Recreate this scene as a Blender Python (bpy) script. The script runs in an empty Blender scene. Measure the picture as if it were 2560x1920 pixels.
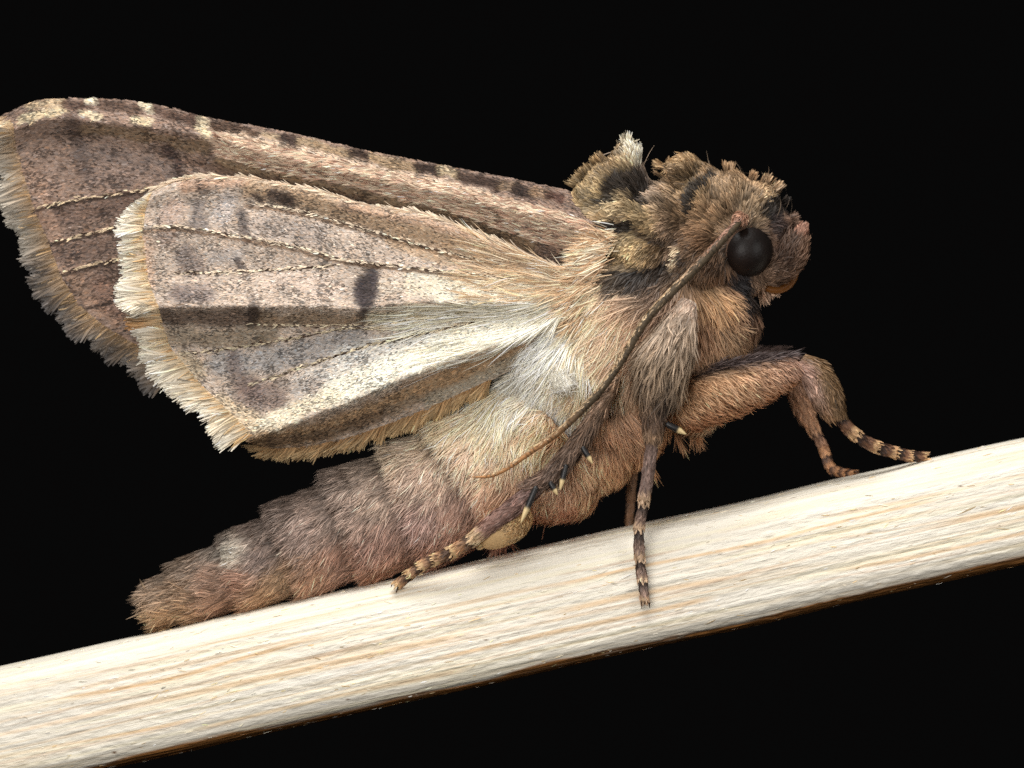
import bpy, math
import numpy as np
from mathutils import Vector

# ------------------------------------------------------------------ camera, world, lights, exposure
S = 0.0011            # one photo pixel at the focal plane, in centimetres (scene unit = 1 cm)
D = 12000.0           # camera distance in the same pixels (about 13 cm, a macro tele lens)
sc = bpy.context.scene
sc.unit_settings.system = 'METRIC'
sc.unit_settings.scale_length = 0.01
sc.unit_settings.length_unit = 'CENTIMETERS'
COL = sc.collection

cam_d = bpy.data.cameras.new('camera')
cam = bpy.data.objects.new('camera', cam_d)
COL.objects.link(cam)
cam.location = (0, -D*S, 0)
cam.rotation_euler = (math.radians(90), 0, 0)
cam_d.sensor_width = 36
cam_d.lens = 36*D/2560
cam_d.clip_start = 0.1
cam_d.clip_end = 200
cam_d.dof.use_dof = True
cam_d.dof.focus_distance = (D-150)*S
cam_d.dof.aperture_fstop = 0.75
sc.camera = cam

world = bpy.data.worlds.new('World')
sc.world = world
world.use_nodes = True
world.node_tree.nodes['Background'].inputs[0].default_value = (0.0024, 0.0023, 0.0023, 1)
world.node_tree.nodes['Background'].inputs[1].default_value = 1.0

def area(name, loc, target, size, power, col):
    l = bpy.data.lights.new(name, 'AREA')
    l.shape = 'RECTANGLE'
    l.size, l.size_y = size
    l.energy = power
    l.color = col
    o = bpy.data.objects.new(name, l)
    COL.objects.link(o)
    o.location = loc
    o.rotation_euler = (Vector(target)-Vector(loc)).to_track_quat('-Z', 'Y').to_euler()
    return o
# a large diffused flash above, a weaker diffuser at the front left
area('softbox_above', (-0.6, -1.7, 4.2), (0, -0.1, 0), (3.4, 2.2), 292, (1.0, 0.985, 0.96))
area('diffuser_front', (-1.8, -5.2, 0.7), (0, 0, 0), (3.4, 2.6), 205, (1.0, 0.97, 0.93))
area('diffuser_right', (3.6, -3.4, 0.7), (0.3, 0, 0), (1.6, 2.2), 62, (1.0, 0.97, 0.93))

sc.view_settings.view_transform = 'Standard'
sc.view_settings.look = 'None'
sc.view_settings.gamma = 1
sc.view_settings.exposure = 0
sc.view_settings.use_curve_mapping = False
sc.render.engine = 'CYCLES'
sc.cycles.max_bounces = 6
sc.cycles.diffuse_bounces = 4
sc.cycles.transparent_max_bounces = 8
sc.cycles.use_denoising = False
sc.cycles.use_adaptive_sampling = True
sc.cycles.adaptive_threshold = 0.012

rng = np.random.default_rng(7)

# ------------------------------------------------------------------ small maths
def W(p):
    """photo pixels (x, y, depth) -> world: depth 0 is the middle of the body"""
    p = np.asarray(p, float)
    f = (D + p[..., 2:3])/D
    return np.concatenate([(p[..., 0:1]-1280)*f*S, p[..., 2:3]*S, (960-p[..., 1:2])*f*S], -1)

def lin(c):
    c = np.asarray(c, float)/255.0
    return np.where(c <= 0.04045, c/12.92, ((c+0.055)/1.055)**2.4)

_tab = np.random.default_rng(3).random(4096)
def vnoise(p):
    """3D value noise in 0..1 at points p (N,3)"""
    p = np.asarray(p, float)
    i = np.floor(p).astype(np.int64)
    f = p-i
    f = f*f*(3-2*f)
    out = 0
    for a in (0, 1):
        for b in (0, 1):
            for c in (0, 1):
                h = ((i[:, 0]+a)*73856093 ^ (i[:, 1]+b)*19349663 ^ (i[:, 2]+c)*83492791)
                h = (h ^ (h >> 13)) & 4095
                w = (f[:, 0] if a else 1-f[:, 0])*(f[:, 1] if b else 1-f[:, 1])*(f[:, 2] if c else 1-f[:, 2])
                out = out + w*_tab[h]
    return out

def fbm(p, n=3):
    s, a, t = 0, 1.0, 0
    p = np.asarray(p, float)
    for k in range(n):
        s = s+a*vnoise(p+17.3*k); t += a
        p = p*2.03; a *= 0.5
    return s/t

def unit(v):
    return v/np.maximum(np.linalg.norm(v, axis=-1, keepdims=True), 1e-9)

def sstep(x, a, b):
    t = np.clip((x-a)/(b-a), 0, 1)
    return t*t*(3-2*t)

def resample(poly, n, power=1.0):
    poly = np.asarray(poly, float)
    # Catmull-Rom refine, then arc length resample
    P = np.vstack([2*poly[0]-poly[1], poly, 2*poly[-1]-poly[-2]])
    pts = []
    for k in range(1, len(P)-2):
        for t in np.linspace(0, 1, 12, endpoint=False):
            a, b, c, d = P[k-1], P[k], P[k+1], P[k+2]
            pts.append(0.5*((2*b)+(-a+c)*t+(2*a-5*b+4*c-d)*t*t+(-a+3*b-3*c+d)*t**3))
    pts.append(poly[-1])
    pts = np.array(pts)
    seg = np.linalg.norm(np.diff(pts[:, :2], axis=0), axis=1)
    s = np.concatenate([[0], np.cumsum(seg)]); s /= s[-1]
    u = np.linspace(0, 1, n)**power
    return np.stack([np.interp(u, s, pts[:, k]) for k in range(poly.shape[1])], 1)

# ------------------------------------------------------------------ objects
def empty(name, loc):
    o = bpy.data.objects.new(name, None)
    COL.objects.link(o)
    o.location = loc
    o.empty_display_size = 0.1
    return o

def mesh(name, verts, faces, mat, parent=None, col=None, kind=None, smooth=True, px=True):
    """verts (N,3) in photo pixels, faces an (M,3|4) array"""
    v = W(verts) if px else np.asarray(verts, float)
    me = bpy.data.meshes.new(name)
    f = np.asarray(faces, np.int32)
    n = f.shape[1]
    me.vertices.add(len(v)); me.vertices.foreach_set('co', v.astype(np.float32).ravel())
    me.loops.add(f.size); me.loops.foreach_set('vertex_index', f.ravel())
    me.polygons.add(len(f))
    me.polygons.foreach_set('loop_start', np.arange(0, f.size, n, dtype=np.int32))
    me.polygons.foreach_set('use_smooth', np.full(len(f), smooth))
    me.update(calc_edges=True)
    me.validate()
    if col is not None:
        at = me.attributes.new('Col', 'FLOAT_COLOR', 'POINT')
        c = np.ones((len(v), 4), np.float32); c[:, :3] = np.clip(col, 0.002, 0.95)
        at.data.foreach_set('color', c.ravel())
    me.materials.append(mat)
    o = bpy.data.objects.new(name, me)
    COL.objects.link(o)
    if parent is not None:
        o.parent = parent
        # parents are plain translations, so keep the world place
        t = Vector((0, 0, 0)); q = parent
        while q is not None:
            t += q.location; q = q.parent
        o.location = -t
    if kind: o['kind'] = kind
    return o

def grid_faces(nu, nv, wrap=False):
    i = np.arange(nu-1)[:, None]
    j = np.arange(nv if wrap else nv-1)[None, :]
    a = i*nv+j; b = i*nv+(j+1) % nv
    return np.stack([a, b, b+nv, a+nv], -1).reshape(-1, 4)

# ------------------------------------------------------------------ materials
def mat_new(name):
    m = bpy.data.materials.new(name)
    m.use_nodes = True
    nt = m.node_tree
    return m, nt, nt.nodes['Principled BSDF'], nt.nodes['Material Output']

def mat_col(name, rough=0.6, spec=0.3, trans=0.0, sheen=0.0, bump=None, scale=(1, 1, 1), sss=0.0):
    """colour from the mesh, with an optional translucent share and a noise bump"""
    m, nt, b, out = mat_new(name)
    at = nt.nodes.new('ShaderNodeAttribute'); at.attribute_name = 'Col'
    nt.links.new(at.outputs['Color'], b.inputs['Base Color'])
    b.inputs['Roughness'].default_value = rough
    b.inputs['Specular IOR Level'].default_value = spec
    if sheen: b.inputs['Sheen Weight'].default_value = sheen
    if sss:
        b.inputs['Subsurface Weight'].default_value = sss
        b.inputs['Subsurface Radius'].default_value = (0.03, 0.02, 0.012)
        b.inputs['Subsurface Scale'].default_value = 1.0
    if bump:
        tc = nt.nodes.new('ShaderNodeTexCoord'); mp = nt.nodes.new('ShaderNodeMapping')
        mp.inputs['Scale'].default_value = scale
        nz = nt.nodes.new('ShaderNodeTexNoise'); nz.inputs['Scale'].default_value = bump[0]; nz.inputs['Detail'].default_value = 5
        bp = nt.nodes.new('ShaderNodeBump'); bp.inputs['Strength'].default_value = bump[1]; bp.inputs['Distance'].default_value = bump[2]
        nt.links.new(tc.outputs['Object'], mp.inputs['Vector']); nt.links.new(mp.outputs[0], nz.inputs['Vector'])
        nt.links.new(nz.outputs['Fac'], bp.inputs['Height']); nt.links.new(bp.outputs[0], b.inputs['Normal'])
    if trans:
        tr = nt.nodes.new('ShaderNodeBsdfTranslucent'); mx = nt.nodes.new('ShaderNodeMixShader')
        nt.links.new(at.outputs['Color'], tr.inputs['Color'])
        mx.inputs[0].default_value = trans
        nt.links.new(b.outputs[0], mx.inputs[1]); nt.links.new(tr.outputs[0], mx.inputs[2])
        nt.links.new(mx.outputs[0], out.inputs['Surface'])
    return m

M_HAIR = mat_col('hair_scales', 0.5, 0.35, trans=0.22)
M_FLAKE = mat_col('wing_scales', 0.72, 0.16, trans=0.08)
M_MEMB = mat_col('wing_membrane', 0.6, 0.25)
M_SKIN = mat_col('cuticle', 0.6, 0.25, bump=(60, 0.4, 0.01))
M_WOOD = mat_col('pale_split_wood', 0.62, 0.22, bump=(64, 0.7, 0.009), scale=(1, 1, 1), sss=0.0)
def wood_grain(m):
    nt = m.node_tree; b = nt.nodes['Principled BSDF']
    at = [n for n in nt.nodes if n.type == 'ATTRIBUTE'][0]
    tc = [n for n in nt.nodes if n.type == 'TEX_COORD'][0]
    r = nt.nodes.new('ShaderNodeMapping'); r.inputs['Rotation'].default_value = (0, math.atan(0.2238), 0)
    mp = nt.nodes.new('ShaderNodeMapping'); mp.inputs['Scale'].default_value = (0.9, 60, 60)
    nt.links.new(tc.outputs['Object'], r.inputs['Vector']); nt.links.new(r.outputs[0], mp.inputs['Vector'])
    n1 = nt.nodes.new('ShaderNodeTexNoise'); n1.inputs['Scale'].default_value = 1.0; n1.inputs['Detail'].default_value = 6; n1.inputs['Roughness'].default_value = .65
    nt.links.new(mp.outputs[0], n1.inputs['Vector'])
    rp = nt.nodes.new('ShaderNodeValToRGB')
    e = rp.color_ramp.elements
    e[0].position = .30; e[0].color = (.86, .74, .58, 1); e[1].position = .46; e[1].color = (.98, .965, .93, 1)
    e2 = e.new(.72); e2.color = (1.04, 1.04, 1.04, 1)
    nt.links.new(n1.outputs['Fac'], rp.inputs[0])
    mx = nt.nodes.new('ShaderNodeMix'); mx.data_type = 'RGBA'; mx.blend_type = 'MULTIPLY'; mx.inputs[0].default_value = 1.0
    nt.links.new(at.outputs['Color'], mx.inputs[6]); nt.links.new(rp.outputs[0], mx.inputs[7]); nt.links.new(mx.outputs[2], b.inputs['Base Color'])
    b1 = [n for n in nt.nodes if n.type == 'BUMP'][0]
    n0 = [n for n in nt.nodes if n.type == 'TEX_NOISE' and n is not n1 and n.name != n1.name][0]
    m0 = nt.nodes.new('ShaderNodeMapping'); m0.inputs['Scale'].default_value = (.28, 1, 1)
    nt.links.new(r.outputs[0], m0.inputs['Vector']); nt.links.new(m0.outputs[0], n0.inputs['Vector'])
    b2 = nt.nodes.new('ShaderNodeBump'); b2.inputs['Strength'].default_value = .5; b2.inputs['Distance'].default_value = .01
    nt.links.new(n1.outputs['Fac'], b2.inputs['Height']); nt.links.new(b2.outputs[0], b1.inputs['Normal'])
wood_grain(M_WOOD)
M_HORN = mat_col('spur_horn', 0.4, 0.4)
M_AMBER = mat_col('amber_horn', 0.28, 0.5, trans=0.3)

def make_eye_mat():
    m, nt, b, out = mat_new('compound_eye')
    tc = nt.nodes.new('ShaderNodeTexCoord')
    vo = nt.nodes.new('ShaderNodeTexVoronoi'); vo.inputs['Scale'].default_value = 130
    bp = nt.nodes.new('ShaderNodeBump'); bp.inputs['Strength'].default_value = 0.18; bp.inputs['Distance'].default_value = 0.002
    nz = nt.nodes.new('ShaderNodeTexNoise'); nz.inputs['Scale'].default_value = 14; nz.inputs['Detail'].default_value = 3
    rp = nt.nodes.new('ShaderNodeValToRGB')
    rp.color_ramp.elements[0].color = (0.006, 0.0045, 0.004, 1); rp.color_ramp.elements[0].position = 0.3
    rp.color_ramp.elements[1].color = (0.015, 0.009, 0.007, 1); rp.color_ramp.elements[1].position = 0.7
    nt.links.new(tc.outputs['Object'], vo.inputs['Vector']); nt.links.new(tc.outputs['Object'], nz.inputs['Vector'])
    nt.links.new(vo.outputs['Distance'], bp.inputs['Height']); nt.links.new(bp.outputs[0], b.inputs['Normal'])
    nt.links.new(nz.outputs['Fac'], rp.inputs[0]); nt.links.new(rp.outputs[0], b.inputs['Base Color'])
    b.inputs['Roughness'].default_value = 0.45
    b.inputs['Specular IOR Level'].default_value = 0.22
    return m
M_EYE = make_eye_mat()

# ------------------------------------------------------------------ hairs and scales: blades of real geometry
def blades(root, nrm, ang_dir, length, lift, width, c0, c1, parent, name, K=5, mat=None,
           jit=0.16, clump=0.35, cell=17.0, bend=0.5, roll=0.5, seed=1, prof=None, droop=0.0, wav=0.35, wavs=42.0, vary=0.24, cvar=0.13, odd=1.0):
    """one mesh of tapered blades. root/nrm (N,3) px space, ang_dir (N,3) wished direction, c0/c1 root and tip colour"""
    r = np.random.default_rng(seed)
    N = len(root)
    root = np.asarray(root, float); n = unit(nrm)
    d = unit(ang_dir)
    # slow waves and tufts
    q = root/wavs
    wx = (vnoise(q+3.1)-0.5)*2; wy = (vnoise(q+41.7)-0.5)*2
    t = d-n*np.sum(d*n, 1, keepdims=True)
    t = np.where(np.linalg.norm(t, axis=1, keepdims=True) < 0.15, d, t)
    t = unit(t)
    side = unit(np.cross(n, t))
    cw = root/cell+0.6*np.stack([vnoise(root/31.0+k*7) for k in range(3)], 1)
    ci = np.floor(cw).astype(np.int64)
    hsh = ((ci[:, 0]*73856093) ^ (ci[:, 1]*19349663) ^ (ci[:, 2]*83492791)) & 4095
    crand = (_tab[hsh]-0.5)*2; crand2 = (_tab[(hsh*31+7) & 4095]-0.5)*2
    yaw = wav*wx+0.22*crand+r.normal(0, jit, N)
    t = unit(t*np.cos(yaw)[:, None]+side*np.sin(yaw)[:, None])
    side = unit(np.cross(n, t))
    L = length*(0.75+0.5*r.random(N))*(1+0.15*wy+0.12*crand2)
    lf = np.clip(lift*(0.6+0.8*r.random(N))+0.10*crand2, -0.1, 1.5)
    s = np.linspace(0, 1, K)
    d0 = t*np.cos(lf)[:, None]+n*np.sin(lf)[:, None]
    lf1 = lf*(1-2*bend)
    d1 = t*np.cos(lf1)[:, None]+n*np.sin(lf1)[:, None]
    bow = r.normal(0, 0.10, N)
    P = root[:, None, :]+L[:, None, None]*(d0[:, None, :]*(s-0.5*s*s)[None, :, None]+d1[:, None, :]*(0.5*s*s)[None, :, None]
        + side[:, None, :]*(bow[:, None]*(s*s)[None, :])[..., None])
    if droop: P[:, :, 1] += droop*L[:, None]*(s*s)[None, :]
    if clump:
        cen = (ci+0.5-(cw-root/cell))*cell
        off = cen-root
        off = off-t*np.sum(off*t, 1, keepdims=True)-n*np.sum(off*n, 1, keepdims=True)
        P += off[:, None, :]*(clump*s**1.2)[None, :, None]
    tang = unit(np.gradient(P, axis=1))
    ra = r.normal(0, roll, N)
    wv = side*np.cos(ra)[:, None]+n*np.sin(ra)[:, None]
    wv = wv[:, None, :]-tang*np.sum(wv[:, None, :]*tang, 2, keepdims=True)
    wv = unit(wv)
    if prof is None: prof = np.interp(s, [0, 0.25, 0.6, 0.85, 1], [0.75, 1, 0.9, 0.55, 0.1])
    prof = np.asarray(prof, float)
    hw = 0.5*np.asarray(width)*np.ones(N)*(0.7+0.6*r.random(N))
    A = P-wv*(hw[:, None]*prof[None, :])[..., None]
    B = P+wv*(hw[:, None]*prof[None, :])[..., None]
    V = np.stack([A, B], 2).reshape(-1, 3)
    k = np.arange(K-1)
    f = np.stack([2*k, 2*k+1, 2*k+3, 2*k+2], 1)
    F = (f[None]+(np.arange(N)*2*K)[:, None, None]).reshape(-1, 4)
    v = np.exp(r.normal(0, vary, N)+cvar*crand)
    v = np.where(r.random(N) < 0.06*odd, v*1.45, v)
    v = np.where(r.random(N) < 0.08*odd, v*0.55, v)
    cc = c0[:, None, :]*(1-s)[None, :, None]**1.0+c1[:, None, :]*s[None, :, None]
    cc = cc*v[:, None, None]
    if (mat or M_HAIR) is M_HAIR:
        lum = cc@np.array([.3, .5, .2]); cc = cc*0.95+lum[..., None]*np.array([.055, .05, .045])
    C = np.repeat(cc[:, :, None, :], 2, 2).reshape(-1, 3)
    return mesh(name, V, F, mat or M_HAIR, parent, C, kind='stuff')

def sample_mesh(V, F, dens, rnd, wfun=None):
    """area-weighted points on a triangle/quad mesh given in px space"""
    if F.shape[1] == 4:
        F = np.vstack([F[:, [0, 1, 2]], F[:, [0, 2, 3]]])
    a, b, c = V[F[:, 0]], V[F[:, 1]], V[F[:, 2]]
    cr = np.cross(b-a, c-a)
    ar = 0.5*np.linalg.norm(cr, axis=1)
    cen = (a+b+c)/3
    nn = unit(cr)
    w = ar*(wfun(cen, nn) if wfun else 1.0)
    tot = int(w.sum()*dens)
    fi = rnd.choice(len(F), tot, p=w/w.sum())
    u = rnd.random(tot); v = rnd.random(tot)
    m = u+v > 1
    u[m] = 1-u[m]; v[m] = 1-v[m]
    p = a[fi]+(b-a)[fi]*u[:, None]+(c-a)[fi]*v[:, None]
    return p, nn[fi], fi

def table_lookup(T, xy, power=2.0, eps=250.0):
    """inverse-distance blend of rows (x, y, angle, length, lift, width, (r,g,b))"""
    X = np.array([[r[0], r[1]] for r in T], float)
    ang = np.radians([r[2] for r in T])
    vals = np.array([[math.cos(a), -math.sin(a), r[3], math.radians(r[4]), r[5], *lin(r[6])] for a, r in zip(ang, T)])
    out = np.zeros((len(xy), vals.shape[1]))
    for k in range(0, len(xy), 20000):
        d2 = ((xy[k:k+20000, None, :]-X[None])**2).sum(2)
        w = 1/(d2+eps)**power
        w /= w.sum(1, keepdims=True)
        out[k:k+20000] = w@vals
    return out

def seg_dist(xy, poly):
    poly = np.asarray(poly, float)
    best = np.full(len(xy), 1e9)
    for a, b in zip(poly[:-1], poly[1:]):
        ab = b-a
        t = np.clip(((xy-a)@ab)/(ab@ab), 0, 1)
        best = np.minimum(best, np.linalg.norm(xy-a-t[:, None]*ab, axis=1))
    return best

def strokes(xy, col, rows, seed=0, soft=0.35, warp=7.0, grow=1.0):
    """pigment and painted-shade patches: rows (polyline, half width, colour, strength), ragged edges"""
    xyw = xy+warp*np.stack([vnoise(np.c_[xy/22.0, np.full(len(xy), seed+1.5)])-0.5, vnoise(np.c_[xy/22.0, np.full(len(xy), seed+9.5)])-0.5], 1)*2
    for poly, hw, c, st in rows:
        hw = hw*grow
        d = seg_dist(xyw, poly if len(poly) > 1 else [poly[0], (poly[0][0]+1, poly[0][1])])
        m = (1-sstep(d, hw*(1-soft), hw*(1+soft)))*st
        col = col*(1-m[:, None])+lin(c)[None]*m[:, None]
    return col

# ------------------------------------------------------------------ the stick
def stick_top(x): return 1667-0.2238*x
def build_stick():
    ax = unit(np.array([1, -0.2262, 0.0]))
    pv = np.array([-ax[1], ax[0], 0.0]); pv = pv if pv[1] > 0 else -pv     # points down the picture
    # section: (v down, depth)
    sec = np.array([(2, 150), (0, 90), (0, 20), (3, -50), (12, -100), (32, -138), (70, -160), (130, -174), (200, -182), (250, -185), (276, -180), (292, -168),
                    (303, -144), (309, -104), (310, -40), (308, 40), (304, 110), (290, 150), (240, 168), (150, 172), (60, 170), (14, 164)], float)
    sec = np.vstack([sec, sec[:1]])
    seg = np.linalg.norm(np.diff(sec, axis=0), axis=1); s = np.r_[0, np.cumsum(seg)]
    front = (s > s[3]) & (s < s[13])
    # denser on the shown side
    u = np.r_[np.linspace(0, s[3], 14, endpoint=False), np.linspace(s[3], s[14], 150, endpoint=False), np.linspace(s[14], s[-1], 30, endpoint=False)]
    prof = np.stack([np.interp(u, s, sec[:, k]) for k in (0, 1)], 1)
    for _ in range(3): prof = 0.25*np.roll(prof, 1, 0)+0.5*prof+0.25*np.roll(prof, -1, 0)
    tn = np.roll(prof, -1, 0)-np.roll(prof, 1, 0)
    nr = unit(np.stack([-tn[:, 1], tn[:, 0]], 1))
    if np.sum(nr*(prof-np.array([160, 0]))) < 0: nr = -nr
    nu = 520; nv = len(prof)
    L0, L1 = -900, 3560
    x = np.linspace(L0, L1, nu)
    X, U = np.meshgrid(x, u, indexing='ij')
    wob = (fbm(np.c_[X.ravel()/300.0, np.zeros(X.size), np.zeros(X.size)+4.2], 2)-0.5).reshape(X.shape)*7
    Xf, Uf = X.ravel(), U.ravel()
    # fibres run along the stick: ridges, grooves, torn cells
    rid = fbm(np.c_[Xf/420.0, Uf/9.0, np.zeros(Xf.size)], 3)-0.5
    rid2 = fbm(np.c_[Xf/160.0, Uf/22.0, np.zeros(Xf.size)+9], 3)-0.5
    tear = fbm(np.c_[Xf/26.0, Uf/11.0, np.zeros(Xf.size)+21], 3)-0.5
    tmask = sstep(fbm(np.c_[Xf/500.0, Uf/26.0, np.zeros(Xf.size)+33], 2), 0.42, 0.6)
    vv = np.tile(prof[:, 0], nu)
    dd = np.tile(prof[:, 1], nu)
    fr = sstep(vv, 30, 80)
    disp = rid*3.2*(0.3+0.7*fr)+rid2*2*fr+tear*4.5*tmask*fr
    base = np.array([0, 1667.0, 0])
    P = base+Xf[:, None]*np.array([1, -0.2262, 0])
    P[:, 1] += wob.ravel()+0.0024*Xf
    h = 1.0-0.00000*Xf
    P = P+pv*(vv*h)[:, None]+np.array([0, 0, 1.0])*dd[:, None]
    N3 = np.tile(nr, (nu, 1))
    P = P+(pv*(N3[:, 0:1])+np.array([0, 0, 1.0])*N3[:, 1:2])*disp[:, None]
    # colour: cream pith, tan fibre strands, faint yellow-green strands, brown bark below
    c = np.tile(lin((240, 234, 221)), (Xf.size, 1))
    pith = sstep(fbm(np.c_[Xf/600.0, Uf/40.0, np.zeros(Xf.size)+50], 2), 0.45, 0.6)*fr
    c = c*(1-pith[:, None])+lin((232, 226, 214))*pith[:, None]
    fine = fbm(np.c_[Xf/350.0, Uf/5.0, np.zeros(Xf.size)+60], 3)
    c = c*(0.92+0.16*fine[:, None])
    yel = sstep(fbm(np.c_[Xf/520.0, Uf/12.0, np.zeros(Xf.size)+70], 2), 0.56, 0.74)*0.4
    c = c*(1-yel[:, None])+lin((238, 229, 196))*yel[:, None]
    strands = [(78, 2.4, .6, 0), (92, 4, .5, 1), (112, 5, .85, 2), (128, 2.5, .5, 3), (150, 3, .45, 4), (172, 7, .75, 5), (183, 3, .6, 6), (205, 3, .4, 7), (226, 5, .8, 8), (243, 3, .55, 9), (258, 5, .6, 10), (60, 2, .35, 11), (140, 2, .5, 12), (195, 2, .5, 13)]
    for v0, hw, st, k in strands:
        wv = v0+14*(vnoise(np.c_[Xf/380.0, np.full(Xf.size, 3.7*k), np.zeros(Xf.size)])-0.5)*2
        pres = sstep(vnoise(np.c_[Xf/310.0, np.full(Xf.size, 5.1*k+2), np.zeros(Xf.size)+1]), 0.28, 0.62)
        m = (1-sstep(np.abs(vv-wv+3*(rid*3)), hw*0.4, hw*1.4))*pres*st*.95*(dd < 0)
        tint = lin((222, 188, 146)) if k % 3 else lin((212, 182, 154))
        c = c*(1-m[:, None])+tint*m[:, None]
    bark = sstep(vv-288+14*rid2*2, 0, 9)
    c = c*(1-bark[:, None])+(lin((176, 122, 70))*(0.6+0.8*fine[:, None]))*bark[:, None]
    dots = (vnoise(np.c_[Xf/9.0, Uf/9.0, np.zeros(Xf.size)+80]) > 0.975) & (vnoise(np.c_[Xf/70.0, Uf/70.0, np.zeros(Xf.size)+84]) > 0.62)
    c[dots] = lin((110, 80, 55))
    o = mesh('wooden_stick', P, grid_faces(nu, nv, True), M_WOOD, None, c)
    # end caps so that the stick is solid
    o['label'] = 'pale cream split wood stick with tan grain and brown bark underneath, under the moth'
    o['category'] = 'stick'
    # loose fibres torn up along the grain
    r = np.random.default_rng(5)
    G = P.reshape(nu, nv, 3)
    n = 900
    ii = r.integers(108, 410, n)
    js = r.integers(14, 150, n)
    nn = (pv*nr[js][:, 0:1]+np.array([0, 0, 1.0])*nr[js][:, 1:2])
    cc = lin(np.array([(244, 234, 212), (232, 205, 160), (248, 240, 225)]))[r.integers(0, 3, n)]
    L = np.where(r.random(n) < 0.06, 30, 14)*(0.5+r.random(n))
    edge = r.random(n) < 0.2
    js[edge] = r.integers(10, 30, edge.sum())
    L[edge] *= 0.45
    nn[edge] = (pv*nr[js[edge]][:, 0:1]+np.array([0, 0, 1.0])*nr[js[edge]][:, 1:2])
    sg = np.where(r.random(n) < 0.5, 1, -1)[:, None]
    blades(G[ii, js], nn, ax*sg, L, np.full(n, 0.05), np.full(n, 3.0), cc, cc*1.03, o, 'wood_fibre', K=4, mat=M_WOOD, clump=0, jit=0.12, wav=0.1, seed=12)
    return o
stick = build_stick()

# ------------------------------------------------------------------ the moth
moth = empty('moth', tuple(W(np.array([1150, 1415, 0.0]))))
moth['label'] = 'furry brown moth with raised speckled wings clinging to the pale stick'
moth['category'] = 'moth'

# ---- body: one skin, grown together from lobes by a voxel remesh
def ellipsoid(c, r, ang, nu=18, nv=28):
    th = np.linspace(0.02, math.pi-0.02, nu); ph = np.linspace(0, 2*math.pi, nv, endpoint=False)
    T, Q = np.meshgrid(th, ph, indexing='ij')
    p = np.stack([np.cos(T)*r[0], np.sin(T)*np.cos(Q)*r[1], np.sin(T)*np.sin(Q)*r[2]], -1).reshape(-1, 3)
    a = math.radians(ang); ca, sa = math.cos(a), -math.sin(a)
    x = p[:, 0]*ca-p[:, 1]*sa; y = p[:, 0]*sa+p[:, 1]*ca
    p = np.stack([x, y, p[:, 2]], 1)+np.array(c, float)
    f = grid_faces(nu, nv, True)
    n0 = len(p)
    p = np.vstack([p, p[:nv].mean(0), p[-nv:].mean(0)])
    caps = []
    for j in range(nv):
        caps.append((n0, (j+1) % nv, j, j)); b = (nu-1)*nv
        caps.append((n0+1, b+j, b+(j+1) % nv, b+(j+1) % nv))
    return p, [tuple(q) for q in f]+[c_[:3] for c_ in caps]

# abdomen: rings (centre x, y, half height, half depth, axis slope) with overlapping segment cups
AB = np.array([(392, 1517, 54, 56), (430, 1497, 68, 66), (520, 1460, 84, 82), (600, 1430, 98, 94), (680, 1398, 110, 104), (750, 1369, 121, 114), (850, 1329, 137, 126), (950, 1290, 150, 138),
               (1050, 1256, 160, 148), (1150, 1210, 168, 156), (1260, 1140, 176, 164), (1380, 1050, 184, 172)], float)
SEGX = [392, 460, 590, 720, 872, 1020, 1170, 1330]     # where one segment's rim stands over the next
def abdomen_lobe():
    n = 150
    A = resample(AB, n)
    tx = np.gradient(A[:, 0]); ty = np.gradient(A[:, 1])
    t = unit(np.stack([tx, ty], 1)); nrm = np.stack([-t[:, 1], t[:, 0]], 1)
    saw = np.zeros(n)
    for a, b in zip(SEGX[:-1], SEGX[1:]):
        m = (A[:, 0] >= a) & (A[:, 0] < b)
        saw[m] = (b-A[m, 0])/(b-a)          # high at the rear rim
    hh = A[:, 2]*(0.92+0.17*saw**1.5); dd = A[:, 3]*(0.92+0.17*saw**1.5)
    ph = np.linspace(0, 2*math.pi, 40, endpoint=False)
    P = A[:, None, :3].copy()*0+np.stack([A[:, 0], A[:, 1], np.zeros(n)], 1)[:, None, :]
    P = P+np.stack([nrm[:, 0], nrm[:, 1], np.zeros(n)], 1)[:, None, :]*(hh[:, None]*np.cos(ph)[None])[..., None]
    P = P+np.array([0, 0, 1.0])*(dd[:, None]*np.sin(ph)[None])[..., None]
    V = P.reshape(-1, 3); F = [tuple(q) for q in grid_faces(n, 40, True)]
    V = np.vstack([V, P[0].mean(0), P[-1].mean(0)])
    for j in range(40):
        F.append((len(V)-2, (j+1) % 40, j)); b = (n-1)*40
        F.append((len(V)-1, b+j, b+(j+1) % 40))
    return V, F

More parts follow.
